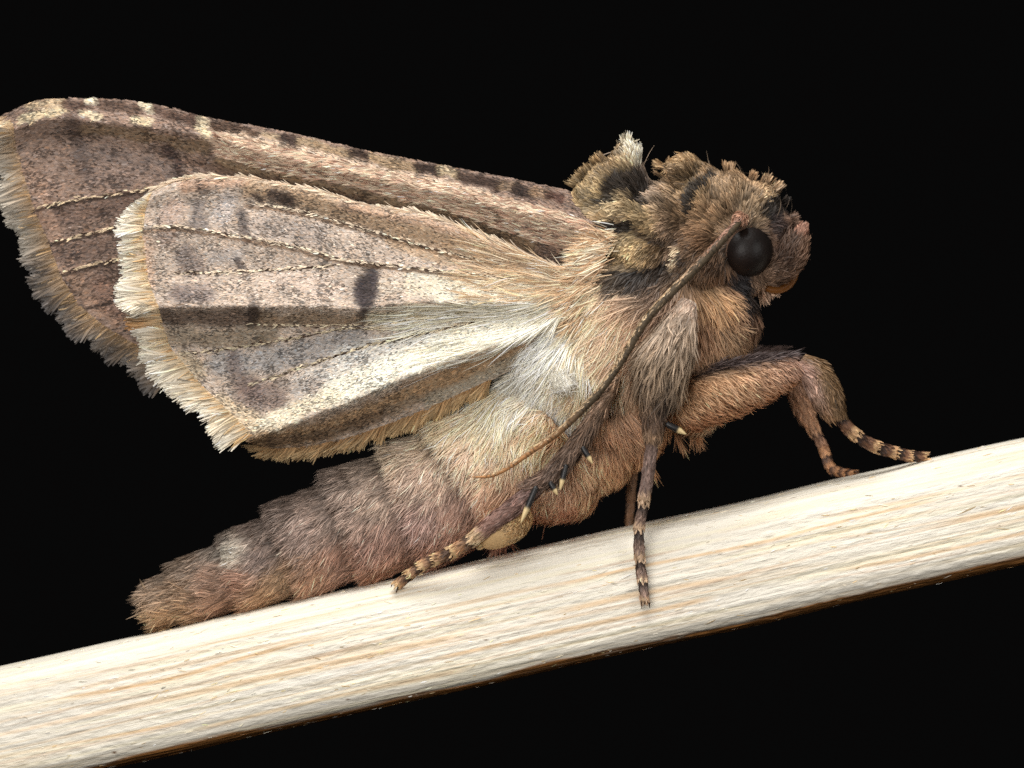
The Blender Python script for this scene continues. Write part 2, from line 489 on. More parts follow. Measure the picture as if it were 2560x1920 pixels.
LOBES = [  # centre (x, y, depth), radii (along, across, depth), angle
    ((1580, 840, 0), (265, 250, 195), 35), ((1440, 900, 0), (190, 200, 180), 35), ((1545, 1045, 0), (138, 118, 150), 25), ((1700, 950, 0), (110, 118, 140), 40), ((1500, 1120, 0), (120, 92, 130), 40), ((1400, 1180, 0), (130, 110, 140), 35),
    ((1770, 780, 0), (108, 122, 130), 60), ((1720, 640, 0), (130, 130, 150), 30),
    ((1850, 600, 0), (115, 130, 125), 10), ((1898, 638, 0), (74, 70, 95), 0), ((1745, 505, 0), (62, 90, 130), -20), ((1712, 432, 0), (46, 36, 112), 20), ((1800, 520, 0), (80, 85, 125), 0), ((1825, 490, 0), (50, 58, 115), -12), ((1890, 520, 0), (58, 62, 105), 20), ((1925, 575, 0), (52, 68, 92), 0),
    ((1640, 560, 0), (100, 100, 160), 30), ((1500, 560, -30), (90, 70, 120), 30), ((1510, 475, -60), (95, 50, 75), 46), ((1560, 420, -66), (60, 38, 58), 66), ((1560, 470, -60), (55, 70, 70), 80),
    ((1580, 540, -120), (80, 36, 55), -20), ((1592, 622, -132), (62, 42, 32), -25)]
def build_body():
    V, F = abdomen_lobe()
    Vs, Fs, k = [V], list(F), len(V)
    for c, r, a in LOBES:
        v, f = ellipsoid(c, r, a)
        Fs += [tuple(i+k for i in q) for q in f]
        Vs.append(v); k += len(v)
    V = np.vstack(Vs)/1000.0
    me = bpy.data.meshes.new('body_raw'); me.from_pydata(V.tolist(), [], Fs); me.validate(); me.update()
    import bmesh
    bm = bmesh.new(); bm.from_mesh(me); bmesh.ops.recalc_face_normals(bm, faces=bm.faces); bm.to_mesh(me); bm.free()
    ob = bpy.data.objects.new('body_raw', me); COL.objects.link(ob)
    m = ob.modifiers.new('r', 'REMESH'); m.mode = 'VOXEL'; m.voxel_size = 0.011
    m2 = ob.modifiers.new('s', 'SMOOTH'); m2.factor = 0.5; m2.iterations = 6
    dg = bpy.context.evaluated_depsgraph_get()
    ev = ob.evaluated_get(dg); em = ev.to_mesh()
    v = np.zeros(len(em.vertices)*3, np.float32); em.vertices.foreach_get('co', v); v = v.reshape(-1, 3).astype(float)*1000
    em.calc_loop_triangles()
    t = np.zeros(len(em.loop_triangles)*3, np.int32); em.loop_triangles.foreach_get('vertices', t); t = t.reshape(-1, 3)
    ev.to_mesh_clear()
    bpy.data.objects.remove(ob); bpy.data.meshes.remove(me)
    # px space is left-handed against world, keep outward normals
    a, b, c = v[t[:, 0]], v[t[:, 1]], v[t[:, 2]]
    if np.sum(np.cross(b-a, c-a)*(a-v.mean(0))) < 0: t = t[:, ::-1]
    return v, t
BV, BF = build_body()
skin_c = np.tile(lin((92, 68, 52)), (len(BV), 1))*(0.8+0.4*fbm(BV/40.0, 3))[:, None]
body = mesh('body', BV, BF[:, ::-1], M_SKIN, moth, skin_c)

# ---- fur of the body: direction, length, lift, width, colour read off the photograph at (x, y)
BT = [
 # tail
 (370,1480,200,56,8,3.2,(136,114,94)), (380,1550,197,60,4,3.2,(180,150,114)), (400,1430,203,42,14,2.8,(122,104,88)), (460,1400,206,40,14,2.6,(116,98,82)), (450,1480,198,55,8,3,(146,118,92)),
 (460,1545,197,60,6,3,(178,142,104)), (560,1350,206,34,12,2.4,(112,98,88)), (586,1372,206,30,10,2.6,(182,172,156)), (560,1440,190,50,10,2.6,(158,124,102)), (610,1455,186,50,12,2.4,(166,126,104)), (600,1510,190,54,8,2.6,(160,118,90)), (680,1490,200,45,8,2.8,(180,140,102)),
 # abdomen
 (640,1300,214,40,18,2.2,(126,108,97)), (660,1390,212,36,12,2.3,(132,112,102)), (720,1440,215,36,10,2.6,(176,142,108)), (700,1260,214,40,18,2.2,(124,107,97)), (760,1330,220,40,12,2.2,(148,126,114)), (790,1430,232,48,12,2.4,(176,136,108)), (830,1190,212,42,18,2.2,(132,115,104)),
 (860,1290,222,44,12,2.2,(156,134,120)), (870,1390,232,48,12,2.4,(174,132,110)), (900,1160,212,42,16,2.2,(142,124,110)), (960,1240,226,46,12,2.2,(172,148,130)), (960,1350,236,50,12,2.3,(168,132,116)), (980,1420,230,46,10,2.4,(176,128,100)),
 (1000,1120,215,50,14,2.2,(180,160,136)), (1060,1200,228,50,12,2.2,(182,156,136)), (1060,1290,238,52,12,2.2,(172,140,128)), (1080,1380,238,48,12,2.3,(172,128,106)),
 (1120,1060,222,66,14,2.2,(206,186,154)), (1150,1140,238,58,14,2.2,(200,174,150)), (1160,1250,244,54,12,2.2,(184,150,132)), (1200,1340,245,52,12,2.4,(184,138,114)), (1250,1000,232,95,12,2.2,(226,210,180)), (1260,1090,240,76,12,2.2,(218,192,162)),
 (1290,1200,238,62,12,2.2,(196,160,132)), (1320,1320,252,52,14,2.2,(190,132,108)), (1400,1280,258,52,14,2.2,(196,146,114)), (1400,1200,255,60,12,2.2,(204,166,136)),
 # flank under the wings
 (1440,640,190,40,6,2.4,(230,208,174)), (1490,600,176,40,6,2.4,(232,208,174)), (1500,650,205,60,8,2.4,(228,204,168)), (1420,590,160,30,6,2.4,(222,194,160)), (1450,730,212,84,14,2.3,(226,204,170)), (1530,700,222,96,10,2.3,(214,186,154)), (1600,750,226,100,10,2.3,(204,174,146)),
 (1390,820,222,84,12,2.3,(238,230,210)), (1470,840,234,115,12,2.3,(232,214,184)), (1560,850,232,105,10,2.3,(218,188,160)), (1340,920,232,100,14,2.3,(238,230,212)), (1420,990,246,105,14,2.3,(240,230,212)),
 (1490,950,238,95,12,2.3,(222,192,158)), (1380,1080,226,80,10,2.2,(226,188,152)), (1640,720,235,60,12,2.4,(112,92,78)), (1680,760,242,70,12,2.4,(150,122,100)), (1640,850,240,90,10,2.3,(185,150,120)),
 # breast
 (1520,1060,-80,60,16,2.4,(176,136,104)), (1580,1060,-62,60,18,2.5,(166,128,98)), (1600,1150,-64,56,18,2.5,(190,144,104)), (1540,1180,-72,55,18,2.5,(200,154,114)), (1470,1180,-92,60,14,2.4,(206,166,130)), (1500,1250,-96,48,20,2.4,(200,156,118)),
 (1660,1080,-66,55,18,2.5,(196,150,110)), (1430,1250,-98,50,16,2.4,(190,135,105)), (1700,1010,-80,50,16,2.5,(178,128,86)), (1740,900,-100,60,16,2.5,(180,142,108)), (1780,970,-96,70,16,2.5,(202,170,138)), (1690,900,-95,40,14,2.5,(160,112,72)),
 (1800,810,-58,70,26,2.6,(186,152,118)), (1775,730,-55,70,22,2.6,(194,154,112)), (1850,780,-72,52,22,2.6,(118,88,68)), (1840,860,-60,58,22,2.5,(160,126,96)), (1740,800,-100,60,22,2.5,(140,105,78)),
 # back: raised tuft beside the wing, striped pad, cushion; all lie backwards
 (1425,540,158,30,22,3.8,(168,142,104)), (1450,490,146,28,24,3.8,(172,148,110)), (1490,440,132,26,26,3.8,(164,138,100)), (1530,390,118,26,28,3.8,(164,140,108)), (1575,360,96,30,22,3.8,(220,208,182)), (1592,400,98,32,10,3.6,(212,198,172)), (1540,420,132,24,16,3.8,(150,122,86)), (1500,480,150,24,14,3.8,(180,156,116)), (1560,430,128,24,16,3.8,(178,154,118)),
 (1480,530,168,28,12,3.8,(184,160,120)), (1540,520,172,28,10,3.8,(196,174,136)), (1600,530,168,28,12,3.8,(196,170,128)), (1640,560,188,28,12,3.6,(184,156,114)), (1560,560,182,24,10,3.8,(160,134,100)), (1500,560,180,28,12,3.6,(180,152,114)),
 (1560,605,200,20,16,4,(200,174,130)), (1610,605,212,20,16,4,(194,164,118)), (1585,640,222,22,18,4,(198,168,124)), (1590,600,206,20,18,4,(202,176,132)), (1640,610,214,24,14,3.6,(150,120,86)), (1660,590,220,30,12,3.2,(96,78,64)), (1600,690,236,40,12,2.8,(74,62,54)), (1650,680,236,40,12,2.8,(84,70,60)),
 (1620,470,120,44,18,2.8,(164,142,124)), (1650,500,132,42,14,2.8,(160,138,118)), (1670,560,200,36,12,3,(136,112,92)), (1690,640,228,32,14,3,(146,120,98)), (1700,600,214,30,14,3.2,(134,106,82)),
 # collar and head
 (1655,410,168,40,10,3.3,(150,122,88)), (1690,415,150,34,18,3.3,(146,118,86)), (1740,430,110,30,24,3.3,(152,126,94)), (1700,470,150,36,18,3.2,(148,122,92)), (1740,480,130,34,18,3.2,(160,134,98)), (1710,530,160,36,14,3.2,(146,118,88)), (1720,590,200,34,14,3.2,(138,106,78)),
 (1770,450,100,30,26,3.2,(146,118,88)), (1790,480,112,34,22,3.3,(166,138,106)), (1830,440,92,28,30,3.3,(160,130,98)), (1800,540,120,36,16,3.2,(172,142,110)), (1840,500,100,36,20,3.3,(178,150,118)), (1770,600,205,36,12,3.2,(140,106,78)), (1790,560,150,36,14,3.2,(160,128,96)), (1780,650,225,34,12,3,(112,84,62)),
 (1890,460,70,28,30,3.3,(178,146,112)), (1920,500,42,30,24,3.3,(198,168,130)), (1940,480,40,28,30,3.3,(186,154,120)), (1890,530,60,28,16,3.3,(190,160,124)), (1960,540,20,24,20,3,(150,120,102)), (1930,560,0,24,14,3,(112,86,74)), (1975,620,-10,26,20,3,(112,86,72)),
 (1950,680,-40,26,20,2.8,(150,116,94)), (1920,715,-62,32,22,2.6,(178,146,122)), (1880,720,-70,40,18,2.6,(160,130,106)), (1840,700,-60,40,10,2.6,(62,56,56)), (1800,690,-80,50,14,2.6,(140,104,76)), (1740,680,-90,46,14,2.6,(120,92,68)),
]
B_STROKES = [  # black and pale pigment marks of back and head, shade arcs on the abdomen
 ([(1535,478),(1560,462),(1598,470),(1612,498)], 17, (40,34,30), .95), ([(1502,509),(1530,503),(1556,498)], 6, (42,36,30), .9), ([(1590,500),(1622,505),(1632,520)], 7, (48,40,34), .9),
 ([(1515,566),(1545,568),(1585,562)], 10, (38,32,28), .95), ([(1605,575),(1625,590),(1650,600)], 8, (62,48,38), .7),
 ([(1560,685),(1600,690),(1650,668),(1668,650)], 14, (44,36,30), .92), ([(1700,625),(1712,640)], 9, (48,40,36), .8),
 ([(1735,545),(1738,505),(1755,478),(1786,455)], 8, (38,34,31), .95), ([(1920,540),(1938,515),(1950,500)], 17, (36,33,32), .95), ([(1930,560),(1945,585)], 14, (50,40,38), .8), ([(1835,680),(1855,715),(1862,745)], 18, (40,38,40), .9),
 ([(1685,665),(1698,640),(1702,610)], 5, (206,182,150), .8), ([(1580,352),(1594,395),(1602,425)], 10, (222,212,190), .8),
 ([(1660,418),(1700,402),(1740,415)], 9, (176,148,110), .6), ([(1500,1425),(1520,1415)], 5, (60,50,45), .5),
 ([(870,1170),(905,1250),(935,1330)], 5, (96,80,70), .6), ([(725,1290),(755,1370),(775,1420)], 4, (98,84,74), .5), ([(1020,1120),(1035,1180)], 4, (120,98,84), .5),  # shade in the gaps between abdominal segments, drawn as dark arcs
]
def build_fur():
    r = np.random.default_rng(11)
    def wf(c, n):
        w = np.where(n[:, 2] < 0.25, 1.0, 0.30)            # the far flank needs fewer
        w = w*np.where(c[:, 1] > stick_top(c[:, 0])-6, 0.25, 1.0)
        w = w*np.where(c[:, 0] > 1400, np.where(c[:, 1] < 720, 1.5, 1.0), 1.05)
        return w
    p, n, _ = sample_mesh(BV, BF, 0.108, r, wf)
    xy = p[:, :2]
    q = table_lookup(BT, xy)
    d = np.stack([q[:, 0], q[:, 1], np.zeros(len(p))], 1)
    L, lf, w, c = q[:, 2], q[:, 3], q[:, 4], q[:, 5:8]
    hd = (xy[:, 0] > 1640) & (xy[:, 1] < 700)
    L = np.where(hd, L*.84, L); w = np.where(hd, w*1.12, w)
    # hairs stand longer and higher over the rear rim of each abdominal segment
    seg = np.zeros(len(p))
    skew = p[:, 0]-0.42*(p[:, 1]-np.interp(p[:, 0], AB[:, 0], AB[:, 1]))
    for a, b in zip(SEGX[:-1], SEGX[1:]):
        m = (skew >= a) & (skew < b); seg[m] = 1-(skew[m]-a)/(b-a)
    ab = p[:, 0] < 1250
    lf = np.where(ab, lf*(0.7+0.5*seg**2), lf)
    L = np.where(ab, L*(0.72+0.35*seg), L)
    c = np.where(ab[:, None], c*(0.72+0.46*sstep(seg, .02, .4))[:, None], c)  # shade below the overhanging rim painted into the hair colour
    # near the stick the belly hair lies flat
    low = sstep(p[:, 1]-stick_top(p[:, 0]), -60, 0)
    lf = lf*(1-0.8*low)
    dkh = (sstep(xy[:, 0], 1400, 1440)*(1-sstep(xy[:, 1], 690, 740)))[:, None]*sstep(w, 2.5, 3.0)[:, None]
    mot = fbm(np.c_[xy/26.0, p[:, 2]/26.0], 3)[:, None]
    c = c*(1-.36*dkh)*(1+dkh*(sstep(mot, .3, .7)*.8-.4)+(1-dkh)*(mot-.5)*.35)
    g_ = (0.12*(1-sstep(xy[:, 0], 1050, 1250)))[:, None]
    c = (c*(1-g_)+(c@np.array([.3, .5, .2]))[:, None]*np.array([1.04, .99, .93])*g_)*(1-.3*g_)
    c = strokes(xy, c, B_STROKES, 3, soft=.22, warp=5, grow=1.25)
    # keep hairs off the eye
    ex = np.hypot(xy[:, 0]-1869, xy[:, 1]-624)
    keep = ~((ex < 53) & (p[:, 2] < -20))
    nh = (xy[:, 0] > 1400) & (xy[:, 1] < 730)
    fl_ = (sstep(xy[:, 0], 1180, 1320)*sstep(xy[:, 1], 640, 720)*(1-sstep(xy[:, 0], 1560, 1660))*(1-sstep(xy[:, 1], 1060, 1180)))[:, None]
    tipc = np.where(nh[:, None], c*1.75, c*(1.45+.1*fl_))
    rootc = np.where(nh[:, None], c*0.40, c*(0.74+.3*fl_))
    head = keep & (xy[:, 0] > 1640) & (xy[:, 1] < 770)
    back = keep & ~head & nh & (xy[:, 1] < 715) & (w > 2.75)
    abd = keep & ~head & ~back & (xy[:, 0] < 1180)
    tho = keep & ~head & ~back & ~abd
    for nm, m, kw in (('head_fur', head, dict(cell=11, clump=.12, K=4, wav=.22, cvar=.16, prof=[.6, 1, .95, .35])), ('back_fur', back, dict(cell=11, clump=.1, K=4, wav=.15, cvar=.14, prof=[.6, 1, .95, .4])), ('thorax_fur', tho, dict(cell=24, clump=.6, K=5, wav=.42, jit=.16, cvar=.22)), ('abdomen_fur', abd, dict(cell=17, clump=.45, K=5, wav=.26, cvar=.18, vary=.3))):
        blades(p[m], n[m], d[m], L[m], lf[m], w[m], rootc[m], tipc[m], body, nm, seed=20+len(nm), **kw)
build_fur()

# ---- eye
def sphere_px(c, r, nu=40, nv=56):
    th = np.linspace(0, math.pi, nu); ph = np.linspace(0, 2*math.pi, nv, endpoint=False)
    T, Q = np.meshgrid(th, ph, indexing='ij')
    p = np.stack([np.sin(T)*np.cos(Q)*r[0], np.cos(T)*r[1], np.sin(T)*np.sin(Q)*r[2]], -1).reshape(-1, 3)+np.array(c, float)
    return p, grid_faces(nu, nv, True)
for dep in (-1, 1):
    v, f = sphere_px((1869, 624, 81*dep), (64, 69, 60))
    mesh('eye', v, f, M_EYE, moth)

# ---- tubes for legs, antennae, proboscis
def tube(path, rad, nseg=40, nr=14, flat=1.0, cap=True):
    P = resample(np.c_[np.asarray(path, float), np.asarray(rad, float)], nseg)
    r = P[:, 3]; P = P[:, :3]
    t = unit(np.gradient(P, axis=0))
    a = unit(np.cross(t, np.array([0, 0, 1.0]))); b = unit(np.cross(t, a))
    ph = np.linspace(0, 2*math.pi, nr, endpoint=False)
    rr = r.copy()
    if cap:
        e = np.linspace(0, 1, nseg)
        rr = rr*np.sqrt(np.clip(1-(1-np.clip(e/0.06, 0, 1))**2, 0.02, 1))*np.sqrt(np.clip(1-(1-np.clip((1-e)/0.06, 0, 1))**2, 0.02, 1))
    V = P[:, None]+rr[:, None, None]*(a[:, None]*np.cos(ph)[None, :, None]+b[:, None]*np.sin(ph)[None, :, None]*flat)
    N = a[:, None]*np.cos(ph)[None, :, None]+b[:, None]*np.sin(ph)[None, :, None]
    return V.reshape(-1, 3), grid_faces(nseg, nr, True), P, t, r, N.reshape(-1, 3)

def hairy_tube(path, rad, parent, name, cols, L, lift, width, n, seed, nseg=40, side_cols=None, fur_name='leg_scales', base=None, K=4, tip=1.15, clump=.25, jit=.16, furparent=None, wav=.2, root=.9, pull=(0, 0, 0)):
    """a limb piece; cols rows (t, colour) along it, covered with scales that point to the tip. side_cols(t, N)->colour override"""
    V, F, P, t, r, N = tube(path, rad, nseg)
    r_ = np.random.default_rng(seed)
    tt = np.repeat(np.linspace(0, 1, nseg), 14)
    ct = np.array([c[0] for c in cols]); cc = lin(np.array([c[1] for c in cols]))
    def colour(u, nn):
        c = np.stack([np.interp(u, ct, cc[:, k]) for k in range(3)], 1)
        return side_cols(u, nn, c) if side_cols else c
    o = mesh(name, V, F, M_SKIN, parent, colour(tt, N)*0.8)
    if n:
        u = r_.random(n); ne = n//7; u[:ne] = np.abs(r_.normal(0, .035, ne)); u = np.clip(u, 0, 1)
        k = np.minimum((u*(nseg-1)).astype(int), nseg-2); fr = u*(nseg-1)-k
        ph = r_.random(n)*2*math.pi
        c = P[k]*(1-fr)[:, None]+P[k+1]*fr[:, None]
        tv = t[k]; a = unit(np.cross(tv, np.array([0, 0, 1.0]))); b = unit(np.cross(tv, a))
        nn = a*np.cos(ph)[:, None]+b*np.sin(ph)[:, None]
        rr = np.interp(u, np.linspace(0, 1, nseg), r)
        ln = np.linalg.norm(np.diff(P, axis=0), axis=1).sum()
        sl = np.gradient(r, ln/(nseg-1))[k][:, None]
        root_ = c+nn*rr[:, None]*0.98
        tv, nn = unit(tv+nn*sl), unit(nn-tv*sl)
        col = colour(u, nn)
        blades(root_, nn, tv+np.array(pull, float), np.interp(u, [x[0] for x in L], [x[1] for x in L]), np.interp(u, [x[0] for x in lift], [math.radians(x[1]) for x in lift]),
               np.full(n, width), col*root, col*tip, furparent or o, fur_name, K=K, seed=seed+1, clump=clump, cell=12, jit=jit, wav=wav)
    return o

DK, MB, PL = (62, 46, 40), (128, 92, 70), (212, 172, 128)
def tarsus(parent, pts, rad, seed, dark=DK, mid=MB, pale=PL, n=420, fracs=(0, .42, .64, .78, .89, 1), first=None):
    """five foot joints, each dark at its base and pale at its flared end"""
    P = resample(np.c_[np.asarray(pts, float), np.asarray(rad, float)], 101)
    for k in range(5):
        i0, i1 = int(fracs[k]*100), int(fracs[k+1]*100)+1
        q = P[i0:i1+1] if i1 < 100 else P[i0:]
        m = q[[0, len(q)//3, 2*len(q)//3, -1]]
        rr = m[:, 3]*np.array([0.84, 0.92, 1.0, 1.08])
        hairy_tube(m[:, :3], rr, parent, 'foot_joint', [(0, dark), (.22, dark), (.45, mid), (.66, mid), (.72, pale), (1, pale)] if k or first is None else [(0, first), (.8, first), (.86, pale), (1, pale)], [(0, 15), (1, 11)], [(0, 5), (1, 6)], 4.2,
                   int(n*(fracs[k+1]-fracs[k])*2.2), seed+k*3, nseg=14, fur_name='joint_scales', clump=0)
    # two hooked claws at the end
    e = P[-1, :3]; tv = unit(P[-1, :3]-P[-6, :3])
    for sgn in (-1, 1):
        w = np.array([-tv[1], tv[0], 0.0])*sgn*7
        path = [e-tv*5+w*0.6, e+tv*5+w*1.3+np.array([0, -3, 0]), e+tv*12+w*1.4+np.array([0, 5, 0])]
        V, F, *_ = tube(path, [3.0, 2.2, 0.6], 8, 6)
        mesh('claw', V, F, M_HORN, parent, np.tile(lin((58, 40, 28)), (len(V), 1)))

def spur(parent, a, b, r0=9):
    a, b = np.array(a, float), np.array(b, float)
    V, F, *_ = tube([a, a*.66+b*.34, a*.33+b*.67, b], [r0*.8, r0, r0*.85, r0*.15], 22, 10)
    t = np.repeat(np.linspace(0, 1, 22), 10)
    k = sstep(t, .55, .66)
    mesh('spur', V, F, M_HORN, parent, lin((34, 32, 32))*(1-k[:, None])+lin((226, 200, 150))*k[:, None])

# near foreleg
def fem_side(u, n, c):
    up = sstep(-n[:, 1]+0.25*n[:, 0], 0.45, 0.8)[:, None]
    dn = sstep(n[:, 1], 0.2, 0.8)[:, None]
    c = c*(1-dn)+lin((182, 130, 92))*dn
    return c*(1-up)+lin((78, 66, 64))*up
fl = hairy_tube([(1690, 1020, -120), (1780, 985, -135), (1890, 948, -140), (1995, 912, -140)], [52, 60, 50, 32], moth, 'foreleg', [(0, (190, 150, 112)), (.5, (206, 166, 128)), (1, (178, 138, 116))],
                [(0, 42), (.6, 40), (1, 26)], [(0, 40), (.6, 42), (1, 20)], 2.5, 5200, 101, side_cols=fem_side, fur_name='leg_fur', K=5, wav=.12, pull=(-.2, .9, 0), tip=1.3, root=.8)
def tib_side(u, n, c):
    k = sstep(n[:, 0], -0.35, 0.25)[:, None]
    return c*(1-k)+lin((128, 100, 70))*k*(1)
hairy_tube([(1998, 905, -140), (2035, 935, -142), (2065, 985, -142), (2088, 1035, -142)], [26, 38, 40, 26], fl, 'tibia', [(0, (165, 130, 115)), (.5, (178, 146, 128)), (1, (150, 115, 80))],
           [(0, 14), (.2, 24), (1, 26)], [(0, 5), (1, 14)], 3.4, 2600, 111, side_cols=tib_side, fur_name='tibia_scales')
tarsus(fl, [(2088, 1030, -142), (2125, 1075, -130), (2170, 1108, -115), (2225, 1128, -95), (2275, 1140, -70), (2316, 1141, -50)], [15, 16, 16, 15, 14, 10], 121, fracs=(0, .3, .53, .7, .84, 1))
# far foreleg
ff = hairy_tube([(1760, 930, 120), (1850, 905, 130), (1965, 893, 140)], [46, 40, 26], moth, 'foreleg', [(0, (120, 100, 92)), (1, (110, 92, 86))], [(0, 24), (1, 20)], [(0, 16), (1, 10)], 2.8, 900, 131, fur_name='leg_fur')
hairy_tube([(1965, 895, 140), (1985, 960, 142), (2010, 1025, 140), (2035, 1075, 138)], [18, 24, 22, 14], ff, 'tibia', [(0, (150, 112, 92)), (1, (190, 145, 110))], [(0, 24), (1, 24)], [(0, 8), (1, 10)], 3.4, 900, 135, fur_name='tibia_scales')
tarsus(ff, [(2035, 1070, 138), (2058, 1120, 132), (2075, 1165, 120), (2100, 1180, 100), (2135, 1186, 60)], [11, 12, 11, 11, 9], 141, mid=(150, 112, 86), dark=(92, 70, 60), pale=(190, 140, 100))

# near middle leg: a shaggy shin that narrows to a banded foot hanging over the front of the stick
def shin_side(u, n, c):
    r = np.random.default_rng(len(u))
    st = (r.random(len(u)) < 0.16)[:, None]
    dk = (sstep(u, .5, .6)*(1-sstep(u, .74, .84))*sstep(n[:, 0], -0.1, 0.5))[:, None]*.85
    c = c*(1-dk)+lin((58, 50, 46))*dk
    return np.where(st, c*0.5, c)
ml = hairy_tube([(1722, 752, -205), (1694, 830, -222), (1660, 910, -228), (1640, 1000, -230), (1632, 1090, -228)], [20, 48, 60, 36, 23], moth, 'middle_leg',
                [(0, (206, 180, 160)), (.15, (190, 168, 146)), (.4, (160, 138, 114)), (.65, (138, 114, 92)), (.85, (120, 96, 80)), (1, (158, 128, 100))],
                [(0, 14), (.08, 26), (.25, 74), (.55, 82), (.8, 36), (1, 24)], [(0, 3), (.3, 12), (.6, 15), (.85, 8), (1, 6)], 3.0, 5600, 151, side_cols=shin_side, fur_name='leg_fur', K=5, clump=.45, tip=1.22)
tarsus(ml, [(1632, 1085, -226), (1624, 1160, -218), (1608, 1260, -205), (1597, 1330, -197), (1601, 1410, -198), (1608, 1465, -200), (1613, 1506, -200)], [17, 16, 14, 13, 12.5, 12, 11], 161,
       dark=(80, 66, 60), mid=(150, 124, 110), pale=(214, 182, 150), n=620, fracs=(0, .41, .58, .75, .87, 1), first=(142, 118, 108))
spur(ml, (1664, 1058, -250), (1716, 1086, -252), 9)
# far middle leg
fm = hairy_tube([(1585, 1120, 120), (1580, 1200, 130), (1573, 1300, 138), (1570, 1345, 140)], [16, 12, 10, 9], moth, 'middle_leg', [(0, (130, 98, 74)), (1, (150, 112, 84))], [(0, 16), (1, 12)], [(0, 6), (1, 6)], 3.6, 400, 171, fur_name='leg_scales')

# near hind leg
def hind_side(u, n, c):
    r = np.random.default_rng(len(u)+5)
    return np.where((r.random(len(u)) < 0.25)[:, None], c*1.7, c)
hl = hairy_tube([(1545, 945, -205), (1490, 1040, -215), (1430, 1130, -218), (1375, 1190, -214), (1322, 1218, -208)], [10, 18, 22, 23, 17], moth, 'hind_leg',
                [(0, (150, 122, 98)), (.3, (122, 98, 80)), (.7, (108, 88, 75)), (1, (124, 100, 86))], [(0, 34), (.5, 40), (.8, 34), (1, 26)], [(0, 6), (.5, 11), (1, 9)], 3.0, 2600, 181, side_cols=hind_side, fur_name='leg_fur', K=5, clump=.4)
v, f = sphere_px((0, 0, 0), (76, 44, 36), 24, 32)
a = math.radians(34); v = np.stack([v[:, 0]*math.cos(a)+v[:, 1]*math.sin(a), -v[:, 0]*math.sin(a)+v[:, 1]*math.cos(a), v[:, 2]], 1)+np.array([1262, 1318, -168])
fe = mesh('femur', v, f, M_SKIN, hl, np.tile(lin((206, 170, 122)), (len(v), 1)))
pp, nn, _ = sample_mesh(v, f, 0.16, np.random.default_rng(8))
cF = np.tile(lin((214, 180, 132)), (len(pp), 1))
nn = unit(pp-np.array([1262, 1318, -168]))
blades(pp, nn, np.tile(np.array([-0.8, 0.6, 0]), (len(pp), 1)), np.full(len(pp), 11), np.full(len(pp), .04), np.full(len(pp), 3.2), cF*.95, cF*1.05, fe, 'femur_scales', K=4, clump=0, seed=66)
hairy_tube([(1345, 1215, -206), (1300, 1255, -204), (1235, 1305, -200), (1180, 1350, -192)], [19, 22, 21, 17], hl, 'shank', [(0, (140, 112, 104)), (.8, (158, 122, 108)), (.88, (216, 186, 148)), (1, (216, 186, 148))],
           [(0, 20), (1, 15)], [(0, 6), (1, 6)], 4.2, 1500, 191, fur_name='shank_scales')
tarsus(hl, [(1185, 1345, -192), (1130, 1380, -184), (1080, 1402, -172), (1035, 1428, -160), (992, 1464, -146)], [17, 16, 15, 14, 12], 201, dark=(92, 70, 56), mid=(176, 134, 100), pale=(220, 184, 138), fracs=(0, .3, .5, .66, .82, 1))
spur(hl, (1342, 1214, -236), (1302, 1308, -240), 8.5)
spur(hl, (1374, 1204, -240), (1394, 1238, -244), 7.5)
spur(hl, (1416, 1160, -242), (1400, 1226, -246), 7.5)
spur(hl, (1455, 1116, -248), (1482, 1160, -252), 7.5)

# ---- antenna: ringed whip from above the eye down along the flank
def antenna(path, rad, name):
    nseg, nr = 260, 16
    V, F, P, t, r, N = tube(path, rad, nseg, nr)
    u = np.linspace(0, 1, nseg)
    # ring joints: swollen in the middle of each of ninety joints
    ringp = (u*92) % 1.0
    sw = 1+0.10*np.sin(math.pi*ringp)-0.05
    C = np.repeat(P, nr, 0)
    V = C+(V-C)*np.repeat(sw, nr)[:, None]
    dark = lin((74, 62, 46))*np.ones((nseg*nr, 3)); groove = lin((40, 32, 24))
    g = np.repeat(sstep(np.abs(ringp-0.5), .34, .48), nr)[:, None]
    tan = lin((176, 126, 82)); k = np.repeat(sstep(u, .62, .9), nr)[:, None]
    c = dark*(1-k)+tan*k
    c = c*(1-g*.75)+groove*g*.75
    o = mesh(name, V, F, M_SKIN, moth, c)
    # pale scales along the upper side
    rr = np.random.default_rng(4); n = 1500
    uu = rr.random(n)**1.25*0.96; ph = rr.normal(0, .62, n)
    kk = (uu*(nseg-1)).astype(int)
    tv = t[kk]; a = unit(np.cross(tv, np.array([0, 0, 1.0]))); b = unit(np.cross(tv, a))
    if a[:, 1].mean() > 0: a = -a
    nn = a*np.cos(ph)[:, None]+b*np.sin(ph)[:, None]
    root = P[kk]+nn*(r[kk])[:, None]
    pink = lin((158, 118, 98)); cream = lin((196, 168, 132)); kq = sstep(uu, .05, .3)[:, None]
    cc = pink*(1-kq)+cream*kq
    blades(root, nn, tv, np.full(n, 11.0), np.full(n, .06), np.full(n, 3.4), cc*.9, cc*1.15, o, 'antenna_scales', K=3, clump=0, seed=44)
    return o
antenna([(1858, 545, -150), (1800, 605, -185), (1735, 675, -215), (1668, 742, -240), (1610, 808, -252), (1560, 892, -258), (1505, 972, -262), (1445, 1036, -258), (1388, 1088, -254), (1330, 1128, -246), (1273, 1168, -236), (1227, 1190, -228), (1176, 1193, -218)],
        [9.5, 10.5, 10.6, 10.4, 10, 9.6, 9.2, 8.4, 7.5, 6.5, 5.4, 4.4, 2.4], 'antenna')
